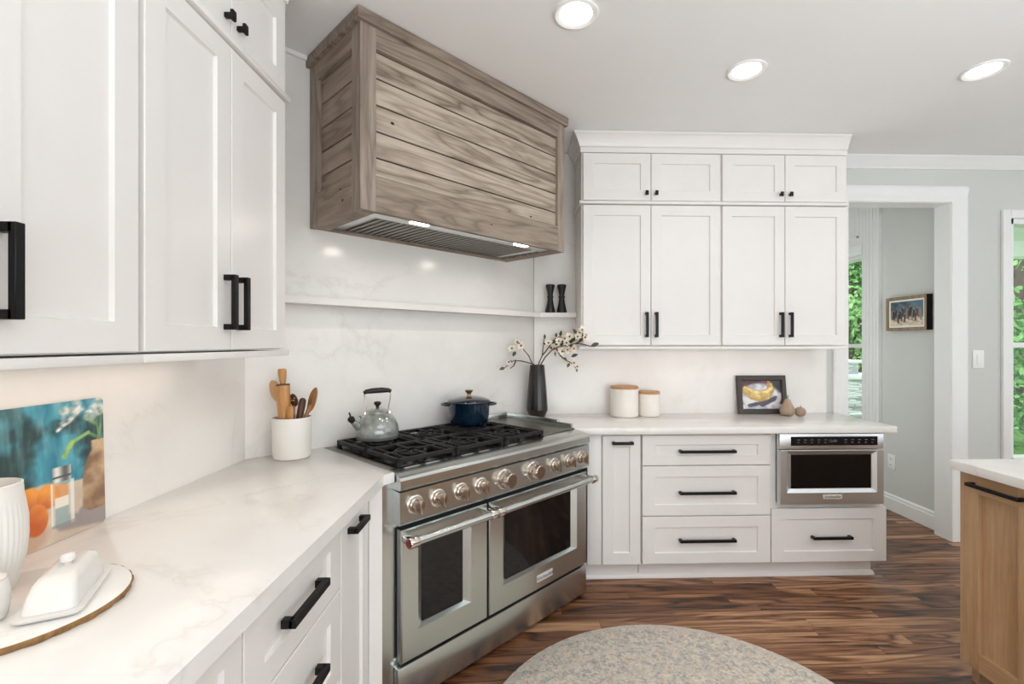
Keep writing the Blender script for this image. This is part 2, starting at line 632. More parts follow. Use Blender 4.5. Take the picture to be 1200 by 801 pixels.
def lettering(name, text, size, mat, parent, loc, rot=(PI / 2, 0, 0), depth=.0004, stretch=1.0):
    cu = bpy.data.curves.new(name, 'FONT')
    cu.body = text
    cu.size = size
    cu.extrude = depth
    cu.align_x = 'CENTER'
    cu.align_y = 'CENTER'
    tmp = bpy.data.objects.new('tmp_text', cu)
    C.objects.link(tmp)
    dg = bpy.context.evaluated_depsgraph_get()
    me = bpy.data.meshes.new_from_object(tmp.evaluated_get(dg))
    bpy.data.objects.remove(tmp)
    bpy.data.curves.remove(cu)
    me.materials.clear()
    me.materials.append(mat)
    o = bpy.data.objects.new(name, me)
    C.objects.link(o)
    o.parent = parent
    o.location = loc
    o.rotation_euler = rot
    o.scale = (stretch, 1, 1)
    return o


def uvw(u, v, z=0.0):
    return ((u - v) * S, (u + v) * S, z)


# ---------------------------------------------------------------- the setting
XL, YB, ZC, VW = -1.145, 3.27, 2.70, 2.24        # left wall, back wall, ceiling, corner wall
XDB = YB - VW / S                                   # where corner wall meets back wall
YDL = XL + VW / S                                   # where corner wall meets left wall
DX0, DX1, DZ = 2.29, 3.06, 2.405                     # doorway
HX = 3.12                                           # hall wall
WX0, WX1, WZ0, WZ1 = 3.47, 4.25, .55, 2.28          # kitchen window

fl = MB()
fl.box(-1.35, 5.6, -3.4, 3.40, -.08, 0)
fl.box(2.0, HX + .12, 3.40, 5.4, -.08, 0)
struct(fl.build('floor', M['floor'], smooth=0))

ce = MB()
ce.box(-1.35, 5.6, -3.4, 3.42, ZC, ZC + .1)
ce.box(1.9, 3.3, 3.42, 5.5, ZC, ZC + .1)
struct(ce.build('ceiling', M['ceil'], smooth=0))

struct(MB().box(XL - .12, XL, -3.3, YDL + .05, 0, ZC).build('wall_left', M['quartz'], smooth=0))
p0 = (XL, YDL)
p1 = (XDB, YB)
struct(MB().prism([p0, p1, (p1[0] - .02, p1[1] + .14), (p0[0] - .14, p0[1] + .0)], 0, ZC).build('wall_corner', M['quartz'], smooth=0))

wb = MB()
wb.box(XDB - .1, DX0, YB, YB + .12, 0, ZC)
wb.box(DX0, DX1, YB, YB + .12, DZ, ZC)
wb.box(DX1, WX0, YB, YB + .12, 0, ZC)
wb.box(WX0, WX1, YB, YB + .12, 0, WZ0)
wb.box(WX0, WX1, YB, YB + .12, WZ1, ZC)
wb.box(WX1, 5.6, YB, YB + .12, 0, ZC)
struct(wb.build('wall_back', M['wall'], smooth=0))
struct(MB().box(XDB, 2.14, YB - .018, YB, .5, ZC - .002).build('wall_backsplash', M['quartz'], smooth=0))
struct(MB().box(5.45, 5.57, -3.3, YB, 0, ZC).build('wall_right', M['wall'], smooth=0))
struct(MB().box(-1.3, 5.6, -3.42, -3.3, 0, ZC).build('wall_front', M['wall'], smooth=0))

# hall beyond the doorway: its right-hand wall with the side window, its far and left walls
HW0, HW1, HZ0, HZ1 = 4.19, 5.05, .45, 2.20
wh = MB()
wh.box(HX, HX + .12, YB + .12, HW0 - .12, 0, ZC)
wh.box(HX, HX + .12, HW0 - .12, HW0, 0, ZC)
wh.box(HX, HX + .12, HW0, HW1, 0, HZ0)
wh.box(HX, HX + .12, HW0, HW1, HZ1, ZC)
wh.box(HX, HX + .12, HW1, 5.4, 0, ZC)
struct(wh.build('wall_hall', M['wall'], smooth=0))
struct(MB().box(1.9, HX + .12, 5.4, 5.5, 0, ZC).build('wall_hall_end', M['wall'], smooth=0))
struct(MB().box(1.9, 2.0, YB + .12, 5.4, 0, ZC).build('wall_hall_left', M['wall'], smooth=0))

# door casing (an open doorway, no leaf)
dc = MB()
cw = .11
casing = [(0, 0), (0, .012), (.018, .016), (.03, .014), (.055, .018), (.075, .024), (.095, .026), (.11, .018), (.11, 0)]
for (xa, s) in ((DX1 - .012, 1), (DX0 + .012, -1)):
    poly = [(xa + s * a, YB - b) for a, b in casing]
    if s < 0:
        poly = poly[::-1]
    dc.prism(poly, 0, DZ + .02)
hp = [(DZ - .012 + a, b) for a, b in casing]
x0, x1 = DX0 - .098, DX1 + .098
dc.rings([[(x0, YB - b, a) for a, b in hp], [(x1, YB - b, a) for a, b in hp]])
# jamb lining
dc.box(DX1 - .016, DX1 + .001, YB - .001, YB + .13, 0, DZ)
dc.box(DX0 - .001, DX0 + .016, YB - .001, YB + .13, 0, DZ)
dc.box(DX0, DX1, YB - .001, YB + .13, DZ - .016, DZ + .001)
struct(dc.build('door_1', M['trim'], smooth=30))


def window_unit(name, frame_fn, pane_fn):
    w = struct(frame_fn().build(name, M['trim'], smooth=30))
    pane_fn().build('pane', M['pane'], w, smooth=0)
    return w


def f1():
    m = MB()
    y = YB
    for a, b in ((WX0 - .06, WX0), (WX1, WX1 + .06)):
        m.box(a, b, y - .022, y, WZ0 - .05, WZ1 + .06, .005)
    m.box(WX0, WX1, y - .022, y, WZ1, WZ1 + .06, .005)
    m.box(WX0 - .1, WX1 + .1, y - .05, y, WZ0 - .04, WZ0, .005)
    t = .035
    for a, b in ((WX0, WX0 + t), (WX1 - t, WX1)):
        m.box(a, b, y, y + .10, WZ0, WZ1)
    m.box(WX0, WX1, y, y + .10, WZ1 - t, WZ1)
    m.box(WX0, WX1, y, y + .10, WZ0, WZ0 + t)
    zm = 1.385
    m.box(WX0, WX1, y + .05, y + .09, zm - .018, zm + .018)
    return m


window_unit('window_1', f1, lambda: MB().box(WX0 + .03, WX1 - .03, YB + .068, YB + .073, WZ0 + .03, WZ1 - .03))


def f2():
    m = MB()
    x = HX
    # wide fluted casing post towards the kitchen
    m.box(x - .03, x, HW0 - .19, HW0 + .01, 0, ZC - .0)
    for i in range(4):
        m.box(x - .037, x - .03, HW0 - .165 + i * .042, HW0 - .145 + i * .042, .15, ZC - .12, .003)
    m.box(x - .03, x, HW0, HW1, HZ1, HZ1 + .10, .006)
    m.box(x - .02, x, HW0, HW1, HZ1 + .10, ZC)
    # raised panel over the window
    m.shaker_like = True
    m.box(x - .032, x - .02, HW0 + .06, HW1 - .06, HZ1 + .16, HZ1 + .18, .003)
    m.box(x - .032, x - .02, HW0 + .06, HW0 + .08, HZ1 + .16, ZC - .06, .003)
    m.box(x - .032, x - .02, HW1 - .08, HW1 - .06, HZ1 + .16, ZC - .06, .003)
    m.box(x - .05, x, HW0, HW1, HZ0 - .04, HZ0, .005)
    t = .03
    m.box(x + .0, x + .1, HW0, HW0 + t, HZ0, HZ1)
    m.box(x + .0, x + .1, HW1 - t, HW1, HZ0, HZ1)
    m.box(x + .0, x + .1, HW0, HW1, HZ1 - t, HZ1)
    m.box(x + .0, x + .1, HW0, HW1, HZ0, HZ0 + t)
    m.box(x + .05, x + .09, HW0, HW1, 1.355, 1.39)
    return m


window_unit('window_2', f2, lambda: MB().box(HX + .066, HX + .072, HW0 + .02, HW1 - .02, HZ0 + .02, HZ1 - .02))

# crown moulding and baseboards
crown = [(0, -.075), (.010, -.075), (.014, -.066), (.022, -.060), (.040, -.040), (.058, -.020), (.066, -.014), (.072, -.008), (.072, 0), (0, 0)]
UY = 2.93                                            # face of the back upper cabinets
UX0, UX1 = .385, 2.063
big = [(0, -.118), (.006, -.118), (.006, -.088), (.014, -.084), (.014, -.074), (.018, -.066), (.026, -.048), (.038, -.026), (.044, -.018), (.050, -.014), (.050, -.002), (0, -.002)]
struct(MB().sweep([(UX0, YB - .02), (UX0, UY + .012), (UX1 + .004, UY + .012)],
                  [(o, ZC + z) for o, z in big]).build('trim_1', M['cab'], smooth=30))
struct(MB().sweep([(2.15, YB), (5.45, YB)], [(o, ZC + z - .001) for o, z in crown]).build('trim_2', M['trim'], smooth=30))
thin = [(0, -.02), (.016, -.02), (.016, -.001), (0, -.001)]
struct(MB().sweep([(XL, .2), (XL, YDL), (XDB, YB - .018)], [(o, ZC + z) for o, z in thin]).build('trim_3', M['trim'], smooth=30))
bb = [(0, 0), (.018, 0), (.018, .10), (.013, .108), (.013, .122), (.006, .132), (0, .135)]
struct(MB().sweep([(HX, HW0 - .19), (HX, YB + .125)], bb).build('baseboard_hall', M['trim'], smooth=30))
struct(MB().sweep([(DX1 + .108, YB), (5.45, YB)], bb).build('baseboard_back', M['trim'], smooth=30))


# ---------------------------------------------------------------- cabinets
def pull(cx, cz, length, vertical=True, y=0.0, t=.016, stand=.034):
    m = MB()
    h = length / 2
    if vertical:
        m.box(cx - t / 2, cx + t / 2, y - stand, y - stand + t * .8, cz - h, cz + h, .0012, 1)
        for s in (-1, 1):
            a, b = sorted((cz + s * h, cz + s * (h - t)))
            m.box(cx - t / 2, cx + t / 2, y - stand + t * .4, y, a, b, .001, 1)
    else:
        m.box(cx - h, cx + h, y - stand, y - stand + t * .8, cz - t / 2, cz + t / 2, .0012, 1)
        for s in (-1, 1):
            a, b = sorted((cx + s * h, cx + s * (h - t)))
            m.box(a, b, y - stand + t * .4, y, cz - t / 2, cz + t / 2, .001, 1)
    return m


def knob(cx, cz, y=0.0):
    m = MB()
    m.box(cx - .006, cx + .006, y - .018, y, cz - .007, cz + .007, .001, 1)
    m.box(cx - .0095, cx + .0095, y - .028, y - .018, cz - .0145, cz + .0145, .003, 2)
    return m


def front(parent, kind, x0, x1, z0, z1, st=.057, hw=None, inner=None, rail=None, mats=None, ht=.016):
    """one door or drawer front with its handle; hw = (type, cx, cz, length)"""
    rail = rail or st
    inner = inner or (x0 + st, x1 - st, z0 + rail, z1 - rail)
    d = MB().shaker(x0, x1, z0, z1, inner).build(kind, mats or M['cab'], parent, smooth=25)
    if hw:
        t, cx, cz, L = hw
        if t == 'knob':
            knob(cx, cz).build('knob', M['black'], d)
        else:
            pull(cx, cz, L, t == 'v', t=ht).build('handle', M['black'], d)
    return d


G = .0018
# --- upper cabinets on the back wall
def upper_pair(xa, xm, xb, label, label2, loc, rz, depth, zA=1.383, zB=2.258, zC=2.281, zD=2.575, rail_l=0, rail_r=0, grp=('tall upper cabinets', 'small top cabinets'), hz=1.513, depth_top=None):
    w = xb - xa
    r = root('upper_cabinet', label, 'cabinet', (loc[0], loc[1], zA), rz, grp[0])
    r2 = root('top_cabinet', label2, 'cabinet', (loc[0], loc[1], zC), rz, grp[1])

    def sh(o, z):
        for v in o.data.vertices:
            v.co.z -= z
        for c in o.children:
            for v in c.data.vertices:
                v.co.z -= z
    e = .0006
    sh(MB().box(e, w - e, .0205, depth, zA, zB).build('carcass', M['cab'], r, smooth=0), zA)
    sh(MB().box(e, w - e, .0205, depth, zC - .002, zD + .01).build('carcass', M['cab'], r2, smooth=0), zC)
    sh(MB().box(-rail_l, w + rail_r, -.006, depth - .01, zA - .022, zA - .003, .003).build('light_rail', M['cab'], r, smooth=30), zA)
    sh(MB().box(-rail_l, w + rail_r, -.012, depth - .01, zB + .002, zC - .003, .003).build('shelf_moulding', M['cab'], r2, smooth=30), zC)
    m = xm - xa
    s = .010
    for (a, b, hx) in ((s, m - G, m - .030), (m + G, w - s * .6, m + .030)):
        sh(front(r, 'door', a, b, zA + .003, zB - .004, .062, ('v', hx, hz, .155)), zA)
        sh(front(r2, 'door', a, b, zC + .003, zD, .062, ('knob', hx, zC + .045, 0)), zC)
    return r, r2


upper_pair(.385, .818, 1.258, 'tall white two-door upper cabinet on the back wall, above the wooden-lidded canisters',
           'small white two-door top cabinet on the back wall, next to the range hood', (.385, UY, 0), 0, YB - UY - .019, rail_l=.014)
upper_pair(1.258, 1.664, 2.063, 'tall white two-door upper cabinet above the banana picture, beside the doorway',
           'small white two-door top cabinet on the back wall, beside the doorway', (1.258, UY, 0), 0, YB - UY - .019, rail_r=.003)

# --- upper cabinets on the left wall (local x runs along world +y)
LX = -.83
upper_pair(1.071, 1.399, 1.721, 'tall white two-door upper cabinet on the left wall, nearest the range hood',
           'white top cabinet with two black knobs at the ceiling, left of the range hood', (LX, 1.071, 0), PI / 2, LX - XL - .002,
           zA=1.378, zB=2.256, zC=2.279, zD=2.575, rail_r=.012, grp=('tall upper cabinets', 'small top cabinets'), hz=1.515)
upper_pair(.440, .755, 1.071, 'tall white upper cabinet above the still-life picture, at the left edge of the photo',
           'white top cabinet above the tall cabinet at the left edge of the photo', (LX, .440, 0), PI / 2, LX - XL - .002,
           zA=1.378, zB=2.256, zC=2.279, zD=2.575, grp=('tall upper cabinets', 'small top cabinets'), hz=1.515)
struct(MB().sweep([(LX - .012, .440), (LX - .012, 1.721), (XL + .002, 1.721)][::-1], [(-o, ZC + z) for o, z in big]).build('trim_4', M['cab'], smooth=30))

# --- base cabinets on the back wall
BY = 2.745
def base_unit(label, loc, rz, w, depth, z0=.112, z1=.876, toe=None, cut=None):
    r = root('base_cabinet', label, 'cabinet', loc, rz, 'white base cabinets')
    m = MB()
    if cut:                     # a hollow for a built-in appliance
        a, b, c, d = cut
        m.box(.0006, a, .0205, depth, z0, z1)
        m.box(b, w - .0006, .0205, depth, z0, z1)
        m.box(a, b, .0205, depth, z0, c)
        if d < z1:
            m.box(a, b, .0205, depth, d, z1)
        m.box(a, b, depth - .03, depth, c, d)
    else:
        m.box(.0006, w - .0006, .0205, depth, z0, z1)
    m.build('carcass', M['cab'], r, smooth=0)
    return r


depB = YB - .02 - BY
r = base_unit('narrow white base cabinet with pull-out door, right of the steel range', (.395, BY, 0), 0, .713 - .395 - .003, depB)
MB().box(.0, .080, .004, .0205, .113, .874, .001).build('filler', M['cab'], r, smooth=30)
front(r, 'door', .088, .310, .113, .862, .062, ('h', .203, .822, .122), inner=(.150, .248, .18, .80))
MB().box(-.02, .314, .078, .10, .0, .112).build('toe_kick', M['cab'], r, smooth=0)
r = base_unit('white three-drawer base cabinet with long black pulls on the back wall', (.713, BY, 0), 0, .765, depB)
for za, zb, hz, rl in ((.688, .862, .771, .055), (.394, .682, .531, .062), (.114, .388, .254, .062)):
    front(r, 'drawer', .003, .760, za, zb, .075, ('h', .380, hz, .330), rail=rl)
MB().box(0, .765, .078, .10, .0, .112).build('toe_kick', M['cab'], r, smooth=0)
MW = (.033, .650, .459, .874)
r = base_unit('white base cabinet holding the microwave drawer, at the doorway end', (1.478, BY, 0), 0, .690, depB, cut=(.036, .647, .462, .8755))
front(r, 'drawer', .0, .690, .113, .428, .075, ('h', .352, .262, .236), rail=.062)
MB().box(0, .652, .078, .10, .0, .112).box(.632, .652, .10, depB, 0, .112).build('toe_kick', M['cab'], r, smooth=0)
# little shoe moulding along the plinth
shoe = [(0, 0), (.014, 0), (.014, .010), (.009, .022), (0, .028)]
tag(MB().sweep([(.385, BY + .0775), (2.1305, BY + .0775), (2.1305, YB - .03)][::1], shoe).build('shoe_moulding', M['cab'], smooth=30),
    'white shoe moulding along the plinth of the back cabinets', 'moulding')

# --- base cabinets on the left (local x along world +y)
FX = -.54
depL = FX - XL - .002
r = base_unit('white base cabinet nearest the camera under the left worktop', (FX, .42, 0), PI / 2, .528, depL)
front(r, 'door', .003, .262, .113, .862, .057, ('v', .235, .72, .16))
front(r, 'door', .266, .525, .113, .862, .057, ('v', .293, .72, .16))
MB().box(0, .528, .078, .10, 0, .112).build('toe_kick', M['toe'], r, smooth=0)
r = base_unit('white drawer cabinet under the left worktop with black bar pulls', (FX, .948, 0), PI / 2, .510, depL)
for za, zb, hz in ((.662, .862, .762), (.392, .656, .532), (.114, .386, .252)):
    front(r, 'drawer', .003, .507, za, zb, .075, ('h', .245, hz, .200), rail=.058, ht=.020)
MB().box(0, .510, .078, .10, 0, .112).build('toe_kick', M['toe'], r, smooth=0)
r = base_unit('narrow white base cabinet with pull-out door, left of the steel range', (FX, 1.458, 0), PI / 2, .262, .25)
front(r, 'door', .004, .262, .113, .862, .060, ('h', .117, .808, .125), inner=(.072, .20, .18, .775), ht=.018)
# angled filler that closes the gap towards the range
mm = MB()
fa = (.268, -.001)
fb = (.301, -.038)
mm.prism([fa, fb, (fb[0] + .012, fb[1] + .012), (fa[0] + .012, fa[1] + .03)], .113, .874)
mm.build('filler', M['cab'], r, smooth=0)
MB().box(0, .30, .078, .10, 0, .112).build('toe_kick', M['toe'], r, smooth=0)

# --- worktops
UR0, UR1 = .942, 2.118           # clear space for the range along the corner wall
ct = MB()
a = (UR0 / S + 0)                 # x + y along the range's left side
pl = [(XL + .001, .30), (-.50, .30), (-.50, 1.765), (-.468, a + .468), ((UR0 - VW) * S + .001, (UR0 + VW) * S - .003), (XL + .001, YDL - .002)]
ct.prism(pl, .877, .915, .0035)
tag(ct.build('worktop', M['quartz'], smooth=30), 'long white veined worktop along the left wall, carrying the tray', 'worktop', 'white quartz worktops')
b = UR1 / S
ct = MB()
ct.prism([(b - 2.70, 2.70), (2.197, 2.70), (2.197, YB - .020), (XDB + .003, YB - .020), ((UR1 - VW) * S + .002, (UR1 + VW) * S - .004)], .877, .915, .0035)
tag(ct.build('worktop', M['quartz'], smooth=30), 'white worktop on the back wall carrying the canisters', 'worktop', 'white quartz worktops')

# --- floating shelf round the corner
d = .10
sh = MB()
xb = (YB - d) - (VW - d) / S
sh.prism([(XL + .004, YDL - .002), (XL + .004, (VW - d) / S + XL + .004), (xb, YB - .018 - d + .018), (UX0 - .003, YB - d), (UX0 - .003, YB - .020), (XDB + .006, YB - .020)], 1.572, 1.603, .002)
tag(sh.build('floating_shelf', M['cab'], smooth=30), 'long thin white shelf on the marble wall below the range hood', 'shelf')

# ---------------------------------------------------------------- range
U0, V0 = 1.53, 1.585
rg = root('range_cooker', 'wide stainless steel range with two oven doors set across the corner', 'cooker', uvw(U0, V0), PI / 4)
bd = MB()
bd.box(-.584, .584, .042, .640, .09, .872)
bd.box(-.632, -.584, .034, .050, .09, .872)
bd.build('body', M['steel_z'], rg, smooth=0)
MB().box(-.560, .575, .0305, .0425, .17, .72).build('door_gap_shade', M['gap'], rg, smooth=0)  # dark sheet painted in as the shade between the oven doors
MB().box(-.582, .582, .004, .042, .028, .176, .003).build('kick_panel', M['steel_x'], rg, smooth=30)
for x in (-.53, .53):
    for y in (.10, .58):
        MB().lathe([(.022, 0), (.022, .02), (.016, .025), (.016, .10)], 16, (x, y, 0)).build('leg', M['steel_z'], rg)
cp = MB()
cp.mi = 0
pr = [(-.004, .716), (-.014, .728), (-.012, .842), (.05, .846), (.05, .716)]
cp.rings([[(-.584, y, z) for y, z in pr], [(.584, y, z) for y, z in pr]])
cp.build('control_panel', M['steel_x'], rg, smooth=25)
ns = MB()
pr = [(-.012, .848), (-.018, .856), (-.018, .886), (-.012, .896), (-.002, .901), (.050, .911), (.085, .914), (.085, .848)]
ns.rings([[(-.584, y, z) for y, z in pr], [(.584, y, z) for y, z in pr]])
ns.build('front_ledge', M['steel_x'], rg, smooth=25)

# knobs
kx = [1.012, 1.117, 1.232, 1.340, 1.478, 1.668, 1.824, 1.938, 2.044]
for i, u in enumerate(kx):
    bigk = i in (4, 5)
    x = u - U0
    k = MB()
    if bigk:
        k.lathe([(.033, 0), (.037, .004), (.037, .013), (.034, .016), (.0325, .03), (.0325, .047), (.029, .051)], 36, (x, -.013, .785), 'y')
        for j in range(18):
            an = 2 * PI * j / 18
            cx_, cz_ = x + .033 * math.cos(an), .785 + .033 * math.sin(an)
            k.lathe([(.002, .018), (.002, .045)], 6, (cx_, -.013, cz_), 'y')
    else:
        k.lathe([(.026, 0), (.029, .003), (.029, .011), (.025, .014), (.0225, .030), (.020, .034)], 30, (x, -.013, .785), 'y')
        k.box(x - .0065, x + .0065, -.062, -.036, .785 - .027, .785 + .027, .003)
    ko = k.build('control_knob', M['knob'], rg)
    bz = MB()
    R = .046 if bigk else .036
    bz.lathe([(R, 0), (R, .002), (R * .9, .004), (R * .7, .004)], 36, (x, -.0125, .785), 'y')
    bz.build('bezel', M['chrome'], ko)
    if bigk:
        for s in (-1, 1):
            MB().lathe([(.006, 0), (.006, .006), (.004, .009)], 12, (x + s * .050, -.012, .774), 'y').build('indicator', M['chrome'], ko)


def oven_door(x0, x1, wi, label, badge=None):
    d = MB().shaker(x0, x1, .190, .694, wi, y=0, th=.030, rec=.022, slope=.030, eb=.004, slope_b=.010).build('oven_door', M['steel_x'], rg, smooth=25)
    d['label'] = label
    ix0, ix1, iz0, iz1 = wi
    s = .030
    MB().box(ix0 + s + .001, ix1 - s - .001, .0195, .0217, iz0 + .0115, iz1 - .0115).build('window_glass', M['ovenglass'], d, smooth=0)
    hz = .665
    a, b = x0 + .002, x1 - .004
    h = MB()
    h.lathe([(.016, 0), (.016, b - a)], 24, (a, -.060, hz), 'x')
    ho = h.build('handle', M['steel_z'], d)
    for xx in (a + .012, b - .012):
        m = MB()
        m.box(xx - .014, xx + .014, -.062, .001, hz - .013, hz + .013, .003)
        m.lathe([(.0195, -.02), (.0205, -.018), (.0205, .018), (.0195, .02)], 24, (xx, -.060, hz), 'x')
        m.build('handle_bracket', M['chrome'], d)
    e = MB()
    e.lathe([(.0135, a - .012), (.0135, a - .0086)], 24, (0, -.060, hz), 'x')
    e.build('medallion', M['red'], d)
    if badge:
        bx, bz = badge
        MB().box(bx - .058, bx + .058, -.0035, .001, bz - .0165, bz + .0165, .0015).build('badge', M['badge'], d, smooth=30)
        lettering('badge_lettering', 'KitchenAid', .026, M['ink'], d, (bx, -.0038, bz))
    return d


oven_door(-.570, -.143, (1.033 - U0, 1.296 - U0, .296, .620), 'narrow oven door with a small window')
oven_door(-.131, .580, (1.481 - U0, 2.024 - U0, .298, .620), 'wide oven door with a badge', (1.764 - U0, .243))

# cooktop
MB().box(-.586, .586, .080, .642, .872, .914, .002).build('cooktop', M['steel_d'], rg, smooth=30)
MB().box(-.552, .306, .068, .610, .9142, .9152).build('burner_pan', M['enamel_black'], rg, smooth=0)
gx = [(-.545, -.266), (-.260, .019), (.025, .300)]
gy = [(.068, .328), (.335, .600)]
TZ = .948
for (xa, xc) in gx:
    for (ya, yc) in gy:
        cx_, cy_ = (xa + xc) / 2, (ya + yc) / 2
        b = MB().lathe([(.052, .9153), (.052, .921), (.045, .924), (.03, .926)], 28, (cx_, cy_, 0)).build('burner', M['brass'], rg)
        MB().lathe([(.040, .9262), (.042, .928), (.040, .933), (.0, .934)], 28, (cx_, cy_, 0), caps=(True, False)).build('burner_cap', M['iron'], b)
        g = MB()
        w = .013
        zt, zb = TZ, TZ - .017
        g.box(xa, xc, ya, ya + w, zb, zt, .002)
        g.box(xa, xc, yc - w, yc, zb, zt, .002)
        g.box(xa, xa + w, ya, yc, zb, zt, .002)
        g.box(xc - w, xc, ya, yc, zb, zt, .002)
        for X in (xa, xc - w * 1.4):
            for Y in (ya, yc - w * 1.4):
                g.box(X, X + w * 1.4, Y, Y + w * 1.4, .9153, zt - .002, .002)
        ringp = [(cx_ + .062 * math.cos(2 * PI * k / 28), cy_ + .062 * math.sin(2 * PI * k / 28), TZ - .009) for k in range(28)]
        g.tube(ringp, .006, 8, closed=True)
        for ang in (0, 90, 180, 270):
            c_, s_ = math.cos(math.radians(ang)), math.sin(math.radians(ang))
            L = (xc - xa) / 2 if ang % 180 == 0 else (yc - ya) / 2
            q = [(cx_ + c_ * .022, cy_ + s_ * .022), (cx_ + c_ * (L - .003), cy_ + s_ * (L - .003))]
            x_, y_ = sorted((q[0][0], q[1][0])), sorted((q[0][1], q[1][1]))
            if ang % 180 == 0:
                g.box(x_[0], x_[1], cy_ - .006, cy_ + .006, zb, zt, .0015)
            else:
                g.box(cx_ - .006, cx_ + .006, y_[0], y_[1], zb, zt, .0015)
        for s in (-1, 1):
            g.box(cx_ + s * .098 - .005, cx_ + s * .098 + .005, ya + .004, yc - .004, zb, zt, .0015)
        g.build('grate', M['iron'], rg, smooth=30)
gr = MB()
gr.box(.318, .582, .086, .640, .9142, .922, .002)
gr.box(.318, .330, .086, .640, .922, .927, .002)
gr.build('griddle', M['steel_d'], rg, smooth=30)
rm = MB()
rm.box(.310, .584, .622, .642, .9142, .958, .002)
rm.box(.566, .584, .200, .624, .9142, .958, .002)
rm.prism([(.566, .100), (.584, .100), (.584, .202), (.566, .202)], .9142, .945)
rm.build('griddle_rim', M['steel_x'], rg, smooth=30)

# ---------------------------------------------------------------- hood
HU, HV, HZ = 1.5025, 2.0, 1.922
hd = root('range_hood', 'weathered wood range hood with plank panels hanging over the range', 'hood', uvw(HU, HV, HZ), PI / 4)
xa, xc = .883 - HU, 2.122 - HU
yf, yk = 1.755 - HV, VW - HV - .003
top = ZC - HZ - .003
pz0, pz1 = 2.066 - HZ, 2.572 - HZ
px0, px1 = .950 - HU, 2.066 - HU
t = .026
f = MB()
f.mi = 1
f.box(xa, px0, yf, yf + t, 0, top - .04, .001)
f.box(px1, xc, yf, yf + t, 0, top - .04, .001)
f.mi = 0
f.box(px0, px1, yf, yf + t, 0, pz0, .001)
f.box(px0, px1, yf, yf + t, pz1, top - .04, .001)
f.build('front_frame', [M['hood_rx'], M['hood_rz']], hd, smooth=0)
n = 5
hgt = .1065
pk = MB()
z = 2.5705 - HZ
rows = []
while z > pz0 + .002:
    zb = max(pz0, z - hgt)
    rows.append((zb, z))
    z = zb
zt0 = 2.5705 - HZ
for zb, zt in rows:
    pk.mi = 0
    pk.box(px0 - .004, px1 + .004, yf + .019, yf + .029, zb + .0030, zt - .0030, .0012, 1)
pk.mi = 1
pk.box(px0 - .004, px1 + .004, yf + .026, yf + .031, pz0 - .004, pz1 + .004)
po = pk.build('plank_panel', [M['hood_x'], M['groove']], hd, smooth=0)
for sx, sgn in ((xa, 1), (xc, -1)):
    f = MB()
    x_ = sorted((sx, sx + sgn * t))
    va, vb = 1.826 - HV, 2.154 - HV
    f.mi = 1
    f.box(x_[0], x_[1], yf + t, va, 0, top - .04, .001)
    f.box(x_[0], x_[1], vb, yk, 0, top - .04, .001)
    f.mi = 0
    f.box(x_[0], x_[1], va, vb, 0, pz0, .001)
    f.box(x_[0], x_[1], va, vb, pz1, top - .04, .001)
    f.build('side_frame', [M['hood_ry'], M['hood_rz']], hd, smooth=0)
    f = MB()
    x_ = sorted((sx + sgn * .018, sx + sgn * .029))
    for zb, zt in rows:
        f.box(x_[0], x_[1], va - .004, vb + .004, zb + .0030, zt - .0030, .0012, 1)
    f.mi = 1
    x_ = sorted((sx + sgn * .026, sx + sgn * .031))
    f.box(x_[0], x_[1], va - .004, vb + .004, pz0 - .004, pz1 + .004)
    f.build('side_panel', [M['hood_y'], M['groove']], hd, smooth=0)
# top board that meets the ceiling
tr = MB()
tr.sweep([(xa, yk), (xa, yf), (xc, yf), (xc, yk)], [(-.03, top - .046), (.017, top - .046), (.018, top - .004), (.016, top), (-.03, top)])
tr.build('top_trim', M['hood_rx'], hd, smooth=30)
# knots in the wood
for (x, zz, rad) in ((-.45, .33, .007), (.18, .46, .005), (.40, .10, .006), (-.08, .545, .005)):
    pass
kn = MB()
for (yy, zz, rad) in ((1.905 - HV, .062, .0055), (1.925 - HV, .112, .004)):
    kn.lathe([(rad, .0002), (rad * .7, .0012)], 10, (xa - .0012, yy, zz), 'x', squash=(1.6, 1))
for (x_, zz, rad) in ((-.47, .385, .006), (.06, .06, .004), (.36, .16, .005)):
    kn.lathe([(rad, -.0004), (rad * .6, .0008)], 10, (x_, yf + (.0185 if zz > pz0 else 0), zz), 'y', squash=(1.5, 1))
kn.build('knots', M['knot'], hd)
# underside: wooden rim, steel liner, baffles and two lights
un = MB()
un.box(xa + t, xc - t, yf + t - .001, yf + .030, .004, .022)
un.box(xa + t, xc - t, yk - .022, yk - .001, .001, .02)
un.box(xa + t, xa + .075, yf + .03, yk - .022, .001, .02)
un.box(xc - .075, xc - t, yf + .03, yk - .022, .001, .02)
un.build('bottom_rim', M['hood_rx'], hd, smooth=0)
ln = MB()
ln.box(xa + .075, xc - .075, yf + .03, yk - .022, .030, .05)
ln.box(xa + .075, xc - .075, yf + .030, yf + .105, .004, .030, .002)
ln.box(xa + .075, xa + .13, yf + .105, yk - .022, .010, .03, .002)
ln.box(xc - .13, xc - .075, yf + .105, yk - .022, .010, .03, .002)
lo = ln.build('liner', M['steel_x'], hd, smooth=30)
bf = MB()
nb = 30
bx0, bx1 = xa + .135, xc - .135
for i in range(nb):
    x = bx0 + (bx1 - bx0) * i / (nb - 1)
    bf.prism([(x - .0095, yf + .108), (x + .0095, yf + .108), (x + .0095, yk - .026), (x - .0095, yk - .026)], .012, .018, .002)
bf.build('baffle_filter', M['steel_d'], hd, smooth=30)
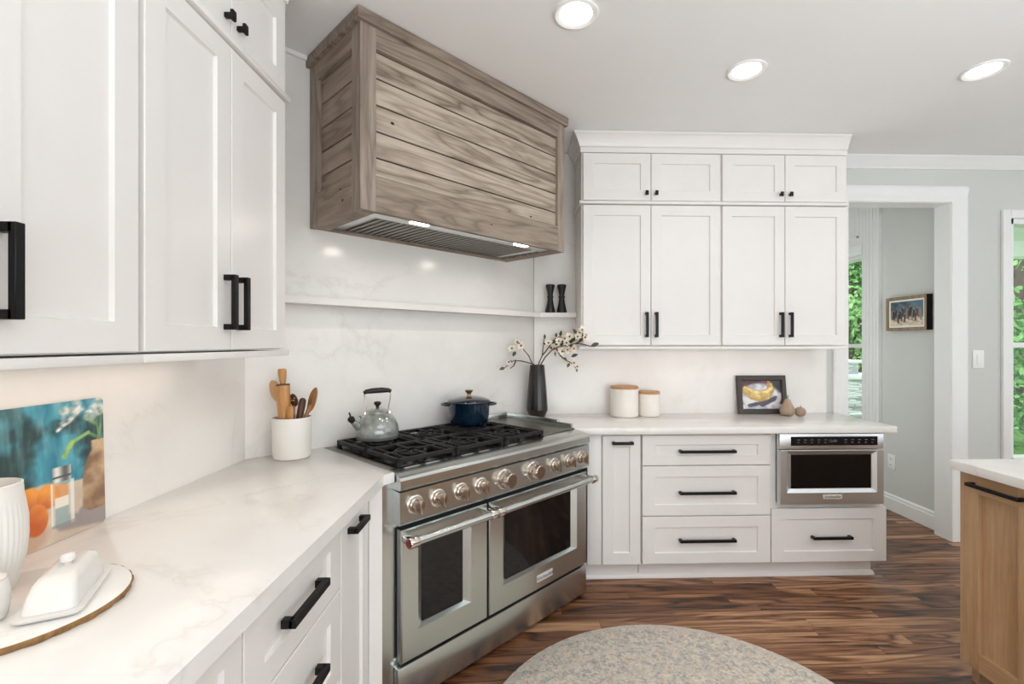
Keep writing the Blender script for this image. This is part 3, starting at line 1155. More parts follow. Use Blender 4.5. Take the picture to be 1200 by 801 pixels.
for u in (1.182, 1.816):
    x = u - HU
    l = MB().box(x - .045, x + .045, yf + .036, yf + .062, -.001, .006, .002).build('hood_light', M['led'], lo, smooth=0)
    ld = bpy.data.lights.new('hood_lamp', 'AREA')
    ld.shape, ld.size, ld.size_y, ld.energy, ld.color = 'RECTANGLE', .08, .02, .8, (1, .90, .78)
    lob = bpy.data.objects.new('hood_lamp', ld)
    C.objects.link(lob)
    lob.parent = hd
    lob.location = (x, yf + .049, -.004)

# ---------------------------------------------------------------- microwave drawer
mw = root('microwave_drawer', 'stainless microwave drawer built into the back cabinets under the worktop', 'microwave', (1.478, BY, .46))
mx0, mx1 = .033, .650
MB().box(.038, .645, .0, .40, .004, .412).build('body', M['steel_z'], mw, smooth=0)
d = MB().shaker(mx0, mx1, .0, .318, (.072, .608, .070, .313), y=-.034, th=.033, rec=.014, slope=.022, eb=.003).build('drawer_front', M['steel_m'], mw, smooth=25)
MB().box(.104, .580, -.0225, -.0195, .093, .290).build('window_glass', M['ovenglass'], d, smooth=0)
MB().box(.342 - .056, .342 + .056, -.037, -.033, .034, .060, .0015).build('badge', M['badge'], d, smooth=30)
lettering('badge_lettering', 'KitchenAid', .021, M['ink'], d, (.342, -.0373, .047))
p = MB().box(mx0, mx1, -.030, -.001, .324, .412, .003).build('control_panel', M['steel_m'], mw, smooth=30)
MB().box(.098, .612, -.0325, -.0298, .344, .396).build('display', M['display'], p, smooth=0)
lettering('display_lettering', '12:00', .022, M['glow_text'], p, (.345, -.0328, .370))
kk = MB()
for i in range(12):
    if i not in (5, 6):
        xx = .135 + i * .040
        kk.box(xx, xx + .016, -.0331, -.0324, .376, .379)
        kk.box(xx, xx + .012, -.0331, -.0324, .361, .364)
kk.build('touch_marks', M['glow_text'], p, smooth=0)

# ---------------------------------------------------------------- island
IX = 1.83
isl = root('kitchen_island', 'brown stained wood kitchen island at the right edge with black pull', 'island', (IX, 1.921, 0), -PI / 2)
MB().box(.001, 1.6, .021, 1.05, .085, .876).box(.001, .034, .05, 1.05, 0, .085).build('carcass', M['island'], isl, smooth=0)
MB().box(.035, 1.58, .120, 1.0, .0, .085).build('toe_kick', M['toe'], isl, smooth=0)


def wood_front(x0, x1):
    a, b = x0 + .080, x1 - .082
    m = MB()
    z0, z1 = .086, .872
    m.mi = 0
    m.box(x0, a, 0, .02, z0, z1, .0012, 1)
    m.box(b, x1, 0, .02, z0, z1, .0012, 1)
    m.box(a - .001, b + .001, .015, .0195, .155, .80)
    m.mi = 1
    m.box(a, b, 0, .02, z0, .161, .0012, 1)
    m.box(a, b, 0, .02, .795, z1, .0012, 1)
    o = m.build('door', [M['island'], M['island_r']], isl, smooth=0)
    pull((x0 + x1) / 2, .832, .205, False, t=.014).build('handle', M['black'], o)


wood_front(.0, .312)
wood_front(.315, .90)
wood_front(.903, 1.598)
tag(MB().prism([(1.795, 1.932), (1.795, .25), (3.0, .25), (3.0, 1.932)], .877, .915, .0035).build('worktop', M['quartz'], smooth=30),
    'pale worktop on the brown wood island at the right edge', 'worktop', 'white quartz worktops')

# ---------------------------------------------------------------- rug
rgm = MB()
prof = [(.0, 0), (.755, 0), (.765, .003), (.765, .008), (.757, .011), (.0, .011)]
rgm.lathe(prof[1:5], 120)
ro = tag(rgm.build('round_rug', M['rug']), 'round patterned rug in faded beige and grey on the wood floor', 'rug')
ro.location = (.60, 1.57, .0005)

# ---------------------------------------------------------------- ceiling downlights, switch, outlet
lights = [((.224, 1.873), 'recessed ceiling light nearest the wooden range hood'),
          ((1.083, 2.235), 'middle one of three recessed ceiling lights, above the white cabinets'),
          ((2.213, 2.20), 'recessed ceiling light nearest the doorway')]
for (x, y), lb in lights:
    r = root('ceiling_light', lb, 'ceiling light', (x, y, ZC), 0, 'recessed ceiling lights')
    MB().lathe([(.090, -.0005), (.089, -.006), (.082, -.009), (.066, -.004), (.062, -.001)], 48, caps=(False, False)).build('trim_ring', M['trim'], r)
    MB().lathe([(.0635, -.0008), (.0635, -.0025), (.058, -.004)], 40).build('lens', M['lens'], r)
    ld = bpy.data.lights.new('downlight', 'SPOT')
    ld.energy, ld.color, ld.spot_size, ld.spot_blend, ld.shadow_soft_size = 6, (1, .975, .94), 2.3, .7, .05
    lo = bpy.data.objects.new('downlight', ld)
    C.objects.link(lo)
    lo.parent = r
    lo.location = (0, 0, -.02)
for i, (x, y) in enumerate(((.75, .45), (1.5, .6), (2.2, .6), (.2, -1.2), (1.8, -1.2))):  # added unseen spots without fixtures, lighting the near part of the room
    ld = bpy.data.lights.new('downlight', 'SPOT')
    ld.energy, ld.color, ld.spot_size, ld.spot_blend, ld.shadow_soft_size = 5, (1, .975, .94), 2.4, .7, .06
    lo = bpy.data.objects.new('added_spot', ld)
    C.objects.link(lo)
    lo.location = (x, y, ZC - .03)

# strips under the upper cabinets
area('under_cabinet_strip', (-.98, 1.0, 1.345), (0, 0, 0), .24, 1.2, 1.2, (1, .84, .70))
area('under_cabinet_strip', (1.22, 3.10, 1.355), (0, 0, 0), 1.5, .20, .55, (1, .82, .70))

sw = root('light_switch', 'white light switch on the grey wall between doorway and window', 'switch', (3.245, YB, 1.285))
MB().box(-.041, .041, -.007, 0, -.064, .064, .003).build('cover_plate', M['plastic'], sw, smooth=30)
MB().box(-.016, .016, -.011, -.006, -.033, .033, .002).build('rocker', M['plastic'], sw, smooth=30)
ol = root('wall_outlet', 'white power outlet low on the grey hall wall', 'outlet', (HX, 3.89, .405), -PI / 2)
MB().box(-.040, .040, -.007, 0, -.062, .062, .003).build('cover_plate', M['plastic'], ol, smooth=30)
for z in (-.026, .026):
    s_ = MB().box(-.017, .017, -.010, -.006, z - .018, z + .018, .003).build('socket', M['plastic'], ol, smooth=30)
    MB().box(-.008, -.005, -.0106, -.0098, z - .004, z + .010).box(.005, .008, -.0106, -.0098, z - .004, z + .008).build('slots', M['gap'], s_, smooth=0)


# ---------------------------------------------------------------- pictures
def fbm(x, y, s=1.0, seed=0.0):
    return mnoise.fractal(Vector((x * s + seed, y * s - seed, seed * 1.7)), 1.0, 2.0, 4)


def mixc(a, b, f):
    f = max(0, min(1, f))
    return tuple(a[i] * (1 - f) + b[i] * f for i in range(3))


def ell(u, v, cu, cv, ru, rv, soft=.12):
    d = math.hypot((u - cu) / ru, (v - cv) / rv)
    return max(0, min(1, (1 - d) / soft + .5))


def seg(u, v, a, b, w, soft=.4, asp=1.0):
    ax, ay = a[0] * asp, a[1]
    bx, by = b[0] * asp, b[1]
    px, py = u * asp, v
    L2 = (bx - ax) ** 2 + (by - ay) ** 2
    t = max(0, min(1, ((px - ax) * (bx - ax) + (py - ay) * (by - ay)) / max(1e-9, L2)))
    d = math.hypot(px - ax - t * (bx - ax), py - ay - t * (by - ay))
    return max(0, min(1, (1 - d / w) / soft + .5))


def canvas(name, w, h, nx, nz, fn, mat, parent, y=0.0, keep=None, z0=0.0):
    bm = bmesh.new()
    lay = None
    vs = {}
    cols = []
    for j in range(nz + 1):
        for i in range(nx + 1):
            u, v = i / nx, j / nz
            vs[i, j] = bm.verts.new(((u - .5) * w, y, z0 + v * h))
            c = fn(u, v)
            cols.append((*lin(c), 1))
    for j in range(nz):
        for i in range(nx):
            u, v = (i + .5) / nx, (j + .5) / nz
            if keep and not keep(u, v):
                continue
            bm.faces.new([vs[i, j], vs[i + 1, j], vs[i + 1, j + 1], vs[i, j + 1]])
    me = bpy.data.meshes.new(name)
    bm.to_mesh(me)
    bm.free()
    ca = me.color_attributes.new('paint', 'FLOAT_COLOR', 'POINT')
    for i, c in enumerate(cols):
        ca.data[i].color = c
    me.materials.append(mat)
    o = bpy.data.objects.new(name, me)
    C.objects.link(o)
    o.parent = parent
    return o


PW, PH = .46, .338
ASP = PW / PH


def still_life(u, v):
    n = fbm(u, v, 5, 1.3)
    n2 = fbm(u * 3, v * .5, 5, 4.1)
    edge = .43 - .10 * max(0, (u - .5)) + .03 * n
    teal = mixc((38, 116, 140), (92, 168, 184), .45 + .8 * n2)
    teal = mixc(teal, (40, 66, 66), max(0, fbm(u, v, 3.5, 9.0)) * 2.6)
    teal = mixc(teal, (118, 176, 186), max(0, fbm(u * 4, v * .7, 4, 6.0) - .1) * .9)
    cloth = mixc((222, 206, 188), (196, 178, 160), .4 + .8 * n)
    c = mixc(cloth, teal, (v - edge) / .02 + .5)
    # shadows on the cloth
    c = mixc(c, (142, 134, 134), .85 * max(seg(u, v, (.74, .12), (1.0, .055), .055, .5, ASP), seg(u, v, (.86, .15), (1.0, .10), .04, .5, ASP)))
    c = mixc(c, (188, 150, 120), .7 * ell(u, v, .56, .10, .10, .10, .5))
    # oranges
    for cu, cv, ru, rv, k in ((.57, .36, .055, .08, -.2), (.665, .345, .062, .088, .4), (.60, .205, .062, .11, -.5), (.50, .22, .05, .09, 0)):
        f = ell(u, v, cu, cv, ru, rv)
        oc = mixc((196, 92, 30), (238, 156, 62), .5 + (v - cv) / rv * .4 + (u - cu) / ru * .3 + .5 * n + k * .3)
        c = mixc(c, oc, f)
    # jug
    jw = .108 * math.sqrt(max(0.02, min(1, (v - .12) / .05))) if v < .40 else .108 - .062 * (min(1, (v - .40) / .20) ** 1.6)
    jw += .006 * fbm(u, v, 9, 7.7)
    f = max(0, min(1, (jw - abs(u - .965)) / .012 + .5)) * (1 if .135 < v < .675 else 0)
    jc = mixc((132, 100, 74), (202, 172, 136), .45 + (.965 - u) / .1 * -.25 + 1.1 * n + (v - .4) * .8)
    c = mixc(c, jc, f)
    # stems, leaf and flowers
    for a, b, w, cc in (((.97, .68), (.90, .74), .008, (112, 150, 92)), ((.90, .74), (.80, .69), .010, (150, 186, 100)), ((.80, .69), (.755, .60), .014, (176, 202, 92)),
                        ((.97, .68), (.95, .86), .007, (104, 148, 92)), ((.97, .68), (.99, .9), .007, (128, 164, 110)), ((.88, .86), (.95, .80), .010, (120, 156, 104))):
        c = mixc(c, mixc(cc, (92, 124, 96), .3 + 1.5 * fbm(u, v, 13, 2.8)), .9 * seg(u, v, a, b, w * 1.4, .7, ASP))
    for a, b, w in (((.755, .93), (.84, .97), .03), ((.745, .86), (.82, .91), .024), ((.80, .88), (.86, .94), .03), ((.72, .80), (.80, .86), .014), ((.90, .88), (.97, .97), .035),
                    ((.93, .86), (1.0, .90), .03), ((.955, .96), (1.0, .93), .03)):
        c = mixc(c, mixc((240, 232, 226), (150, 168, 160), .25 + 1.6 * fbm(u, v, 16, 3.3)), (.8 + 1.4 * fbm(u, v, 14, 8.8)) * seg(u, v, a, b, w, .9, ASP))
    # salt shaker: glass body, salt, metal lid
    body = 1 if (.675 < u < .805 and .10 < v < .42) else 0
    if body:
        c = mixc(c, (214, 216, 210), .35)
        if u < .69 or u > .785:
            c = mixc(c, (236, 236, 230), .7)
        if .70 < u < .775:
            if v < .24:
                c = mixc(c, (148, 172, 170), .8)
            elif v < .31:
                c = mixc(c, (240, 234, 218), .85)
            elif v < .41:
                c = mixc(c, (226, 132, 56), .6 * ell(u, v, .74, .36, .05, .07, .5))
        if v < .125:
            c = mixc(c, (120, 128, 128), .5)
    if .690 < u < .790 and .42 <= v < .53:
        k = math.sin((u - .69) / .1 * PI * 2.2)
        c = mixc((96, 98, 98), (226, 224, 218), .5 + .5 * k)
        if .455 < v < .467:
            c = (80, 80, 80)
    return c


def rounded(u, v, r=.014):
    x, z = u * PW, v * PH
    dx = max(r - x, x - (PW - r), 0)
    dz = max(r - z, z - (PH - r), 0)
    return math.hypot(dx, dz) <= r


def rrect(w, h, r, z0=0.0, n=6):
    pts = []
    for cx_, cz_, a0 in ((w / 2 - r, r, -90), (w / 2 - r, h - r, 0), (-w / 2 + r, h - r, 90), (-w / 2 + r, r, 180)):
        for k in range(n + 1):
            a = math.radians(a0 + 90 * k / n)
            pts.append((cx_ + r * math.cos(a), z0 + cz_ + r * math.sin(a)))
    return pts


pa = root('painted_board', 'glossy still-life picture of oranges, jug and flowers on teal, leaning on the left wall', 'picture', (-1.126, 1.330 - PW / 2, .9155), PI / 2)
pa.rotation_euler = (math.radians(-1.3), 0, PI / 2)
MB().prism_y(rrect(PW, PH, .014), .0, .006).build('board', M['white_mat'], pa, smooth=30)
canvas('painting', PW, PH, 184, 136, still_life, M['paint_a'], pa, -.0008, rounded)


def bananas(u, v):
    n = fbm(u, v, 6, 2.2)
    c = mixc((66, 48, 56), (120, 62, 74), .5 + n)
    c = mixc(c, (40, 38, 44), ell(u, v, .92, .75, .2, .35, .6))
    cloth = mixc((226, 224, 224), (168, 172, 184), .4 + 1.2 * n)
    f = max(ell(u, v, .45, .42, .52, .48, .2), 1 if v < .16 else 0)
    c = mixc(c, cloth, f)
    c = mixc(c, (70, 66, 76), .9 * max(seg(u, v, (.18, .12), (.62, .24), .06, .4), seg(u, v, (.5, .14), (.86, .38), .07, .5)))
    c = mixc(c, (206, 204, 206), .8 * seg(u, v, (.85, .1), (.98, .5), .06, .5))
    for k, (dy, tone) in enumerate(((.0, 0), (.075, .25), (.15, .5), (.225, .3))):
        pts = [(.08, .58 + dy * .7), (.25, .40 + dy), (.45, .32 + dy * 1.05), (.64, .40 + dy * .9), (.74, .62 + dy * .5), (.72, .86)]
        for a, b in zip(pts, pts[1:]):
            c = mixc(c, (150, 112, 52), .75 * seg(u, v, a, b, .074, .25))
        for a, b in zip(pts, pts[1:]):
            f = seg(u, v, a, b, .060, .4)
            yc = mixc((196, 158, 84), (242, 222, 152), .4 + tone * .7 + n * .9)
            c = mixc(c, yc, f)
    c = mixc(c, (176, 148, 84), seg(u, v, (.70, .8), (.69, .96), .03, .5))
    return c


FW, FH = .345, .262
fr = root('framed_picture', 'small dark framed banana picture standing on the back worktop', 'picture', (1.668, 3.205, .9155))
fr.rotation_euler = (math.radians(-7), 0, math.radians(2))
m = MB()
bw = .030
m.shaker(-FW / 2, FW / 2, 0, FH, (-FW / 2 + bw, FW / 2 - bw, bw, FH - bw), y=-.010, th=.024, rec=.012, slope=.004, eb=.002, fill=True)
m.build('frame', M['frame_dark'], fr, smooth=25)
canvas('painting', FW - 2 * bw - .010, FH - 2 * bw - .010, 100, 72, bananas, M['paint_b'], fr, .0012, None, bw + .005)


def crowd(u, v):
    n = fbm(u, v, 8, 5.5)
    c = mixc((46, 62, 74), (84, 108, 122), .45 + n)
    c = mixc(c, mixc((196, 176, 150), (226, 210, 188), .5 + n), (.34 + .08 * n - v) / .05 + .5)
    c = mixc(c, (92, 132, 150), .6 * ell(u, v, .85, .8, .2, .25, .6))
    rnd = random.Random(3)
    for i in range(22):
        x = .04 + i * .042 + rnd.uniform(-.02, .02)
        b = rnd.uniform(.12, .42)
        t_ = b + rnd.uniform(.25, .36)
        cl = rnd.choice([(26, 30, 38), (40, 36, 36), (56, 74, 92), (92, 62, 52), (140, 128, 112), (34, 46, 58), (30, 34, 40)])
        c = mixc(c, cl, seg(u, v, (x, b), (x + .01, t_), .026, .5))
        c = mixc(c, (176, 130, 100), ell(u, v, x + .01, t_ + .05, .016, .035, .3))
        c = mixc(c, (120, 104, 92), .5 * seg(u, v, (x, b), (x + .09, b - .07), .02, .6))
    return c


hp = root('framed_picture', 'framed painting of a crowd of people on the grey hall wall', 'picture', (HX, 3.700, 1.500), -PI / 2)
m = MB()
HPW, HPH = .40, .272
m.shaker(-HPW / 2, HPW / 2, 0, HPH, (-HPW / 2 + .020, HPW / 2 - .020, .020, HPH - .020), y=-.045, th=.044, rec=.012, slope=.003, eb=.0015)
m.build('frame', M['frame_oak'], hp, smooth=25)
MB().box(HPW / 2, HPW / 2 + .003, -.046, -.001, 0, HPH).build('frame_side', M['black'], hp, smooth=0)['label'] = 'black side of the frame'
MB().box(-.177, .177, -.0345, -.0331, .0245, HPH - .0245).build('mount', M['mat_board'], hp, smooth=0)
canvas('painting', .318, .192, 90, 56, crowd, M['paint_c'], hp, -.0352, None, .040)

# ---------------------------------------------------------------- things on the left worktop
ZT = .9152
tr = root('round_tray', 'round marble tray with a rough brown edge on the left worktop', 'tray', (-.915, .885, ZT))
t_ = MB()
rr = []
for k in range(90):
    rr.append(.168 + .0016 * math.sin(k * 2.1) + .0012 * math.sin(k * 5.3))
t_.rings([[(r_ * (1 if z else .985) * math.cos(2 * PI * k / 90), r_ * (1 if z else .985) * math.sin(2 * PI * k / 90), z) for k, r_ in enumerate(rr)] for z in (0, .004, .0085, .0115)])
t_.build('edge', M['barkedge'], tr)
MB().lathe([(.1665, .0116), (.1665, .0122), (.1655, .0128)], 80).build('top', M['marble_tray'], tr)
TT = ZT + .0130

pt = root('ribbed_pitcher', 'tall white ribbed pitcher standing on the marble tray', 'pitcher', (-.998, .912, TT))
m = MB()
prof = [(.0, .0), (.036, 0), (.043, .006), (.053, .035), (.0595, .07), (.0625, .105), (.062, .14), (.059, .17), (.0565, .185), (.0552, .207), (.0530, .208), (.053, .19), (.058, .15), (.057, .1), (.04, .02), (0, .012)]
rings = []
N = 168
for r_, z in prof[1:-1]:
    ring = []
    for k in range(N):
        a = 2 * PI * k / N
        amp = .0008 if (.03 < z < .17 and r_ > .053) else 0
        q = r_ + amp * (1 if (k // 2) % 2 else -1)
        ring.append((q * math.cos(a), q * math.sin(a), z))
    rings.append(ring)
m.rings(rings, caps=(True, True))
m.build('body', M['white_mat'], pt, smooth=50)
m = MB()
m.tube([(-.052, .0, .175), (-.085, .0, .178), (-.098, .0, .14), (-.088, .0, .09), (-.060, .0, .065)], [.008, .008, .0085, .008, .007], 12)
m.build('handle', M['white_mat'], pt)

cr = root('sugar_pot', 'small white round lidded pot on the tray in front of the pitcher', 'pot', (-.909, .826, TT))
MB().lathe([(.028, 0), (.036, .007), (.0395, .028), (.0385, .052), (.035, .066), (.033, .069)], 40).build('body', M['white_cer'], cr)
MB().lathe([(.034, .0692), (.034, .072), (.026, .076), (.008, .078), (.008, .083), (.004, .086)], 36).build('lid', M['white_cer'], cr)

# butter dish: long axis turned on the tray
bdh = root('butter_dish', 'white covered butter dish lying on the marble tray', 'dish', (-.837, .905, TT))
bdh.rotation_euler = (0, 0, math.radians(116.5))
m = MB()


def rrp(w, d, r, n=5):
    return [(x, z - d / 2) for x, z in rrect(w, d, r, 0, n)]


rings = []
for w, d, z in ((.150, .066, 0), (.172, .084, .004), (.182, .092, .009), (.184, .094, .012), (.178, .088, .0125)):
    rings.append([(x, y, z) for x, y in rrp(w, d, .014)])
m.rings(rings)
m.build('base_plate', M['white_cer'], bdh)
m = MB()
rings = []
for w, d, z, r_, ox in ((.162, .072, .0128, .012, 0), (.161, .072, .018, .012, 0), (.150, .066, .038, .013, .004), (.138, .060, .051, .014, .009), (.124, .051, .058, .014, .014), (.102, .034, .0612, .012, .018)):
    rings.append([(x + ox, y, z) for x, y in rrp(w, d, r_)])
m.rings(rings)
lid = m.build('lid', M['white_cer'], bdh, smooth=50)
MB().lathe([(.006, .060), (.006, .064), (.0105, .067), (.012, .073), (.0095, .079), (.004, .081)], 24, (.010, 0, 0)).build('knob', M['white_cer'], lid)

# utensil crock by the range
CR = (-.965, 2.052)
ck = root('utensil_crock', 'white ceramic crock of wooden utensils left of the range', 'crock', (*CR, ZT))
MB().lathe([(.066, 0), (.071, .003), (.0735, .012), (.0755, .08), (.0765, .168), (.075, .172), (.0725, .170), (.071, .09), (.068, .012), (.0, .010)][:-1], 56).build('body', M['white_mat'], ck)


def utensil(name, label, dx, dy, mat, parts, tip, z0=.014):
    """leaning utensil: local z runs from the foot inside the crock to the tip"""
    r = root(name, label, 'utensil', (CR[0] + dx, CR[1] + dy, ZT + z0), 0, None)
    d = Vector((CR[0] + tip[0], CR[1] + tip[1], ZT + tip[2])) - Vector(r.location)
    r.rotation_mode = 'QUATERNION'
    r.rotation_quaternion = Vector((0, 0, 1)).rotation_difference(d.normalized())
    L = d.length
    for nm, fn, mt in parts:
        fn(L).build(nm, mt, r)
    return r


def rot_flat(m, ang):
    bmesh.ops.rotate(m.bm, verts=m.bm.verts, cent=(0, 0, 0), matrix=Matrix.Rotation(ang, 3, 'Z'))
    return m


def spoon_head(L, w, h, th=.006, holes=False):
    m = MB()
    rs = []
    for k in range(15):
        t = k / 14
        z = L - h + h * t
        ww = w * math.sqrt(max(.002, 1 - (2 * t - 1) ** 2)) if t > .2 else w * (.25 + .75 * math.sqrt(max(0, 1 - (2 * .2 - 1) ** 2)) * t / .2)
        ww = max(ww, .004)
        rs.append([(ww * math.cos(2 * PI * i / 20), th * math.sin(2 * PI * i / 20) * (.6 + .4 * math.sin(t * PI)) + .006 * math.cos(t * PI), z) for i in range(20)])
    m.rings(rs)
    return m


AZ = math.radians(-22)
utensil('wooden_spoon', 'pale wooden spoon with a round head, leftmost in the crock', .012, -.01, None,
        [('handle', lambda L: MB().tube([(0, 0, 0), (0, 0, L * .5), (0, 0, L - .07)], [.006, .006, .007], 12), M['w_pale']),
         ('bowl', lambda L: rot_flat(spoon_head(L, .036, .10), AZ), M['w_pale'])], (-.100, .040, .322))
utensil('rolling_pin', 'honey coloured rolling pin standing in the crock, the tallest utensil', -.012, -.022, None,
        [('barrel', lambda L: MB().lathe([(.016, 0), (.023, .006), (.024, .10), (.0265, L - .085), (.0265, L - .068), (.020, L - .0655)], 28), M['w_honey']),
         ('handle', lambda L: MB().lathe([(.010, L - .068), (.0125, L - .055), (.0165, L - .02), (.0175, L - .008), (.014, L)], 24), M['w_honey']),
         ('collar', lambda L: MB().lathe([(.0268, L - .072), (.0272, L - .066), (.024, L - .0645), (.014, L - .064)], 28), M['w_dark'])], (-.044, .004, .375))


def slot_head(L):
    m = spoon_head(L, .023, .055)
    return rot_flat(m, AZ)


def slot_holes(L):
    m = MB()
    for (x, z) in ((-.010, -.018), (0, -.014), (.010, -.018), (-.006, -.028), (.006, -.028)):
        m.lathe([(.0032, .004), (.0032, .0085)], 10, (x, 0, L + z), 'y')
    return rot_flat(m, AZ)


utensil('slotted_spoon', 'short brown slotted spoon with small holes in the middle of the crock', .004, -.02, None,
        [('handle', lambda L: MB().tube([(0, 0, 0), (0, 0, L - .05)], [.006, .007], 12), M['w_mid']),
         ('bowl', slot_head, M['w_dark']), ('holes', slot_holes, M['w_pale'])], (.006, .006, .268))
utensil('wooden_spatula', 'short light brown wooden spatula at the front of the crock', .01, -.045, None,
        [('blade', lambda L: rot_flat(MB().tube([(0, 0, 0), (0, 0, L * .6), (0, 0, L - .02), (0, 0, L - .006), (0, 0, L)], [.012, .016, .0175, .014, .006], 16, flat=.5), AZ), M['w_honey'])], (.010, -.036, .222))
utensil('serving_fork', 'short dark walnut handled utensil in the crock', .008, -.012, None,
        [('handle', lambda L: MB().tube([(0, 0, 0), (0, 0, L * .5), (0, 0, L - .03), (0, 0, L - .008), (0, 0, L)], [.008, .011, .0145, .013, .006], 16), M['w_dark'])], (.050, -.008, .252))
utensil('mixing_spoon', 'brown wooden spoon leaning right, rightmost in the crock', .0, -.015, None,
        [('handle', lambda L: MB().tube([(0, 0, 0), (0, 0, L - .075)], [.006, .008], 12), M['w_mid']),
         ('bowl', lambda L: rot_flat(spoon_head(L, .022, .11), AZ), M['w_mid'])], (.096, .024, .292))

# ---------------------------------------------------------------- kettle and pot on the range
GZ = TZ + .0005
kp = uvw(1.135, 2.085, GZ)
kt = root('kettle', 'grey enamel whistling kettle with a black grip on the range', 'kettle', kp, math.radians(22))
MB().lathe([(.088, 0), (.096, .003), (.0985, .010), (.097, .016), (.0975, .018)], 56, caps=(True, False)).build('base', M['kettle_rim'], kt)
MB().lathe([(.0972, .016), (.0985, .030), (.0975, .050), (.092, .072), (.082, .092), (.068, .108), (.054, .117), (.050, .121)], 56).build('body', M['kettle'], kt)
ld_ = MB().lathe([(.049, .1212), (.052, .124), (.052, .129), (.044, .136), (.028, .141), (.010, .143)], 48).build('lid', M['kettle'], kt)
MB().lathe([(.009, .142), (.007, .150), (.010, .156), (.016, .163), (.017, .169), (.012, .174), (.004, .175)], 28).build('knob', M['black_wood'], ld_)
MB().lathe([(.0525, .1195), (.0535, .1215), (.0525, .1235)], 48, caps=(False, False)).build('lid_band', M['chrome'], kt)
m = MB()
m.tube([(-.066, -.02, .048), (-.088, -.03, .066), (-.106, -.038, .086), (-.117, -.043, .100)], [.022, .018, .0135, .0115], 18)
sp = m.build('spout', M['kettle'], kt)
m = MB()
m.tube([(-.110, -.040, .091), (-.117, -.043, .101), (-.122, -.045, .109), (-.125, -.046, .114)], [.012, .0155, .0155, .009], 16)
m.tube([(-.121, -.045, .110), (-.124, -.046, .126), (-.128, -.047, .136)], [.005, .0042, .0035], 10)
m.build('whistle', M['black_wood'], sp)
m = MB()
for s in (-1, 1):
    m.tube([(s * .054, 0, .118), (s * .050, 0, .134), (s * .050, 0, .150), (s * .057, 0, .185), (s * .060, 0, .212), (s * .056, 0, .222)], .0028, 8)
    m.lathe([(.006, -.004), (.006, .004)], 12, (s * .0535, .0, .121), 'y')
m.build('handle_wire', M['chrome'], kt)
m = MB()
m.tube([(-.062, 0, .216), (-.050, 0, .223), (-.02, 0, .226), (.02, 0, .2275), (.050, 0, .226), (.062, 0, .220)], [.008, .0105, .013, .013, .0105, .008], 14)
m.build('grip', M['black_wood'], kt)
m = MB()
m.tube([(-.072, -.012, .098), (-.078, -.018, .110), (-.088, -.022, .112)], .0035, 8)
m.lathe([(.007, 0), (.007, .004)], 12, (-.070, -.010, .098))
m.build('spout_lever', M['chrome'], kt)

pp = uvw(1.682, 2.078, GZ)
po = root('dutch_oven', 'dark blue enamel cooking pot with lid at the back of the range', 'pot', pp, math.radians(6))
MB().lathe([(.080, 0), (.094, .004), (.104, .016), (.109, .036), (.113, .07), (.1165, .118), (.1175, .122), (.1155, .124), (.113, .122)], 64).build('body', M['blue'], po)
for s in (-1, 1):
    m = MB()
    m.tube([(s * .110, -.040, .112), (s * .130, -.036, .113), (s * .146, -.018, .114), (s * .149, 0, .114), (s * .146, .018, .114), (s * .130, .036, .113), (s * .110, .040, .112)], .0072, 12, flat=.9)
    m.build('handle', M['blue'], po)
ld_ = MB().lathe([(.119, .1242), (.1200, .127), (.119, .131), (.108, .139), (.080, .149), (.045, .156), (.014, .158)], 64).build('lid', M['blue'], po)
MB().lathe([(.014, .158), (.010, .164), (.010, .170), (.020, .182), (.0225, .188), (.020, .191), (.006, .193)], 32).build('knob', M['brass'], ld_)

# ---------------------------------------------------------------- things on the back worktop and shelf
VX, VY = .118, 3.140
vs_ = root('ribbed_vase', 'tall black faceted vase on the back worktop beside the range', 'vase', (VX, VY, ZT))
m = MB()
N = 18
rings = []
for r_, z in ((.050, 0), (.054, .003), (.0705, .045), (.0705, .055), (.064, .15), (.056, .25), (.0485, .335), (.0475, .340), (.043, .340), (.042, .325), (.045, .25)):
    rings.append([(r_ * math.cos(2 * PI * k / N + .2), r_ * math.sin(2 * PI * k / N + .2), z) for k in range(N)])
m.rings(rings)
m.build('body', M['vase'], vs_, smooth=15)
K = .00565


def P(px, py, dy=0.0):
    return Vector(((px - 629) * K, dy, (427 - py) * K + .340))


def leaf_mesh(m, base, direc, L, W, up=Vector((0, -1, .3))):
    d = direc.normalized()
    s = d.cross(up)
    if s.length < .05:
        s = d.cross(Vector((1, 0, 0)))
    s.normalize()
    n = s.cross(d).normalized()
    rows = []
    for t, w in ((0, .06), (.2, .6), (.45, 1), (.7, .8), (.9, .35), (1, .03)):
        c = base + d * (L * t) + n * (.18 * L * math.sin(t * PI) * .5)
        rows.append((c - s * W * w * .5 + n * W * .15 * w, c - n * .0004, c + s * W * w * .5 + n * W * .15 * w))
    v = [[m.bm.verts.new(p) for p in r] for r in rows]
    for a, b in zip(v, v[1:]):
        for i in range(2):
            m.face([a[i], a[i + 1], b[i + 1], b[i]])


def flower(parent, c, size, face=Vector((0, -1, .2))):
    rnd = random.Random(int(c.x * 9999) + int(c.z * 777))
    f = face.normalized()
    a = f.cross(Vector((0, 0, 1))).normalized()
    b = f.cross(a).normalized()
    m = MB()
    for k in range(7):
        an = 2 * PI * k / 7 + rnd.uniform(-.2, .2)
        d = (a * math.cos(an) + b * math.sin(an)) + f * rnd.uniform(.15, .9)
        leaf_mesh(m, c, d, size * rnd.uniform(.85, 1.1), size * .75, up=f)
    fo = m.build('flower', M['petal'], parent, smooth=60)
    q = MB()
    q.lathe([(.0, -.004), (.006, -.003), (.0075, .002), (.005, .007), (.001, .009)][1:], 10, tuple(c + f * .004))
    q.build('flower_centre', M['stamen'], fo)


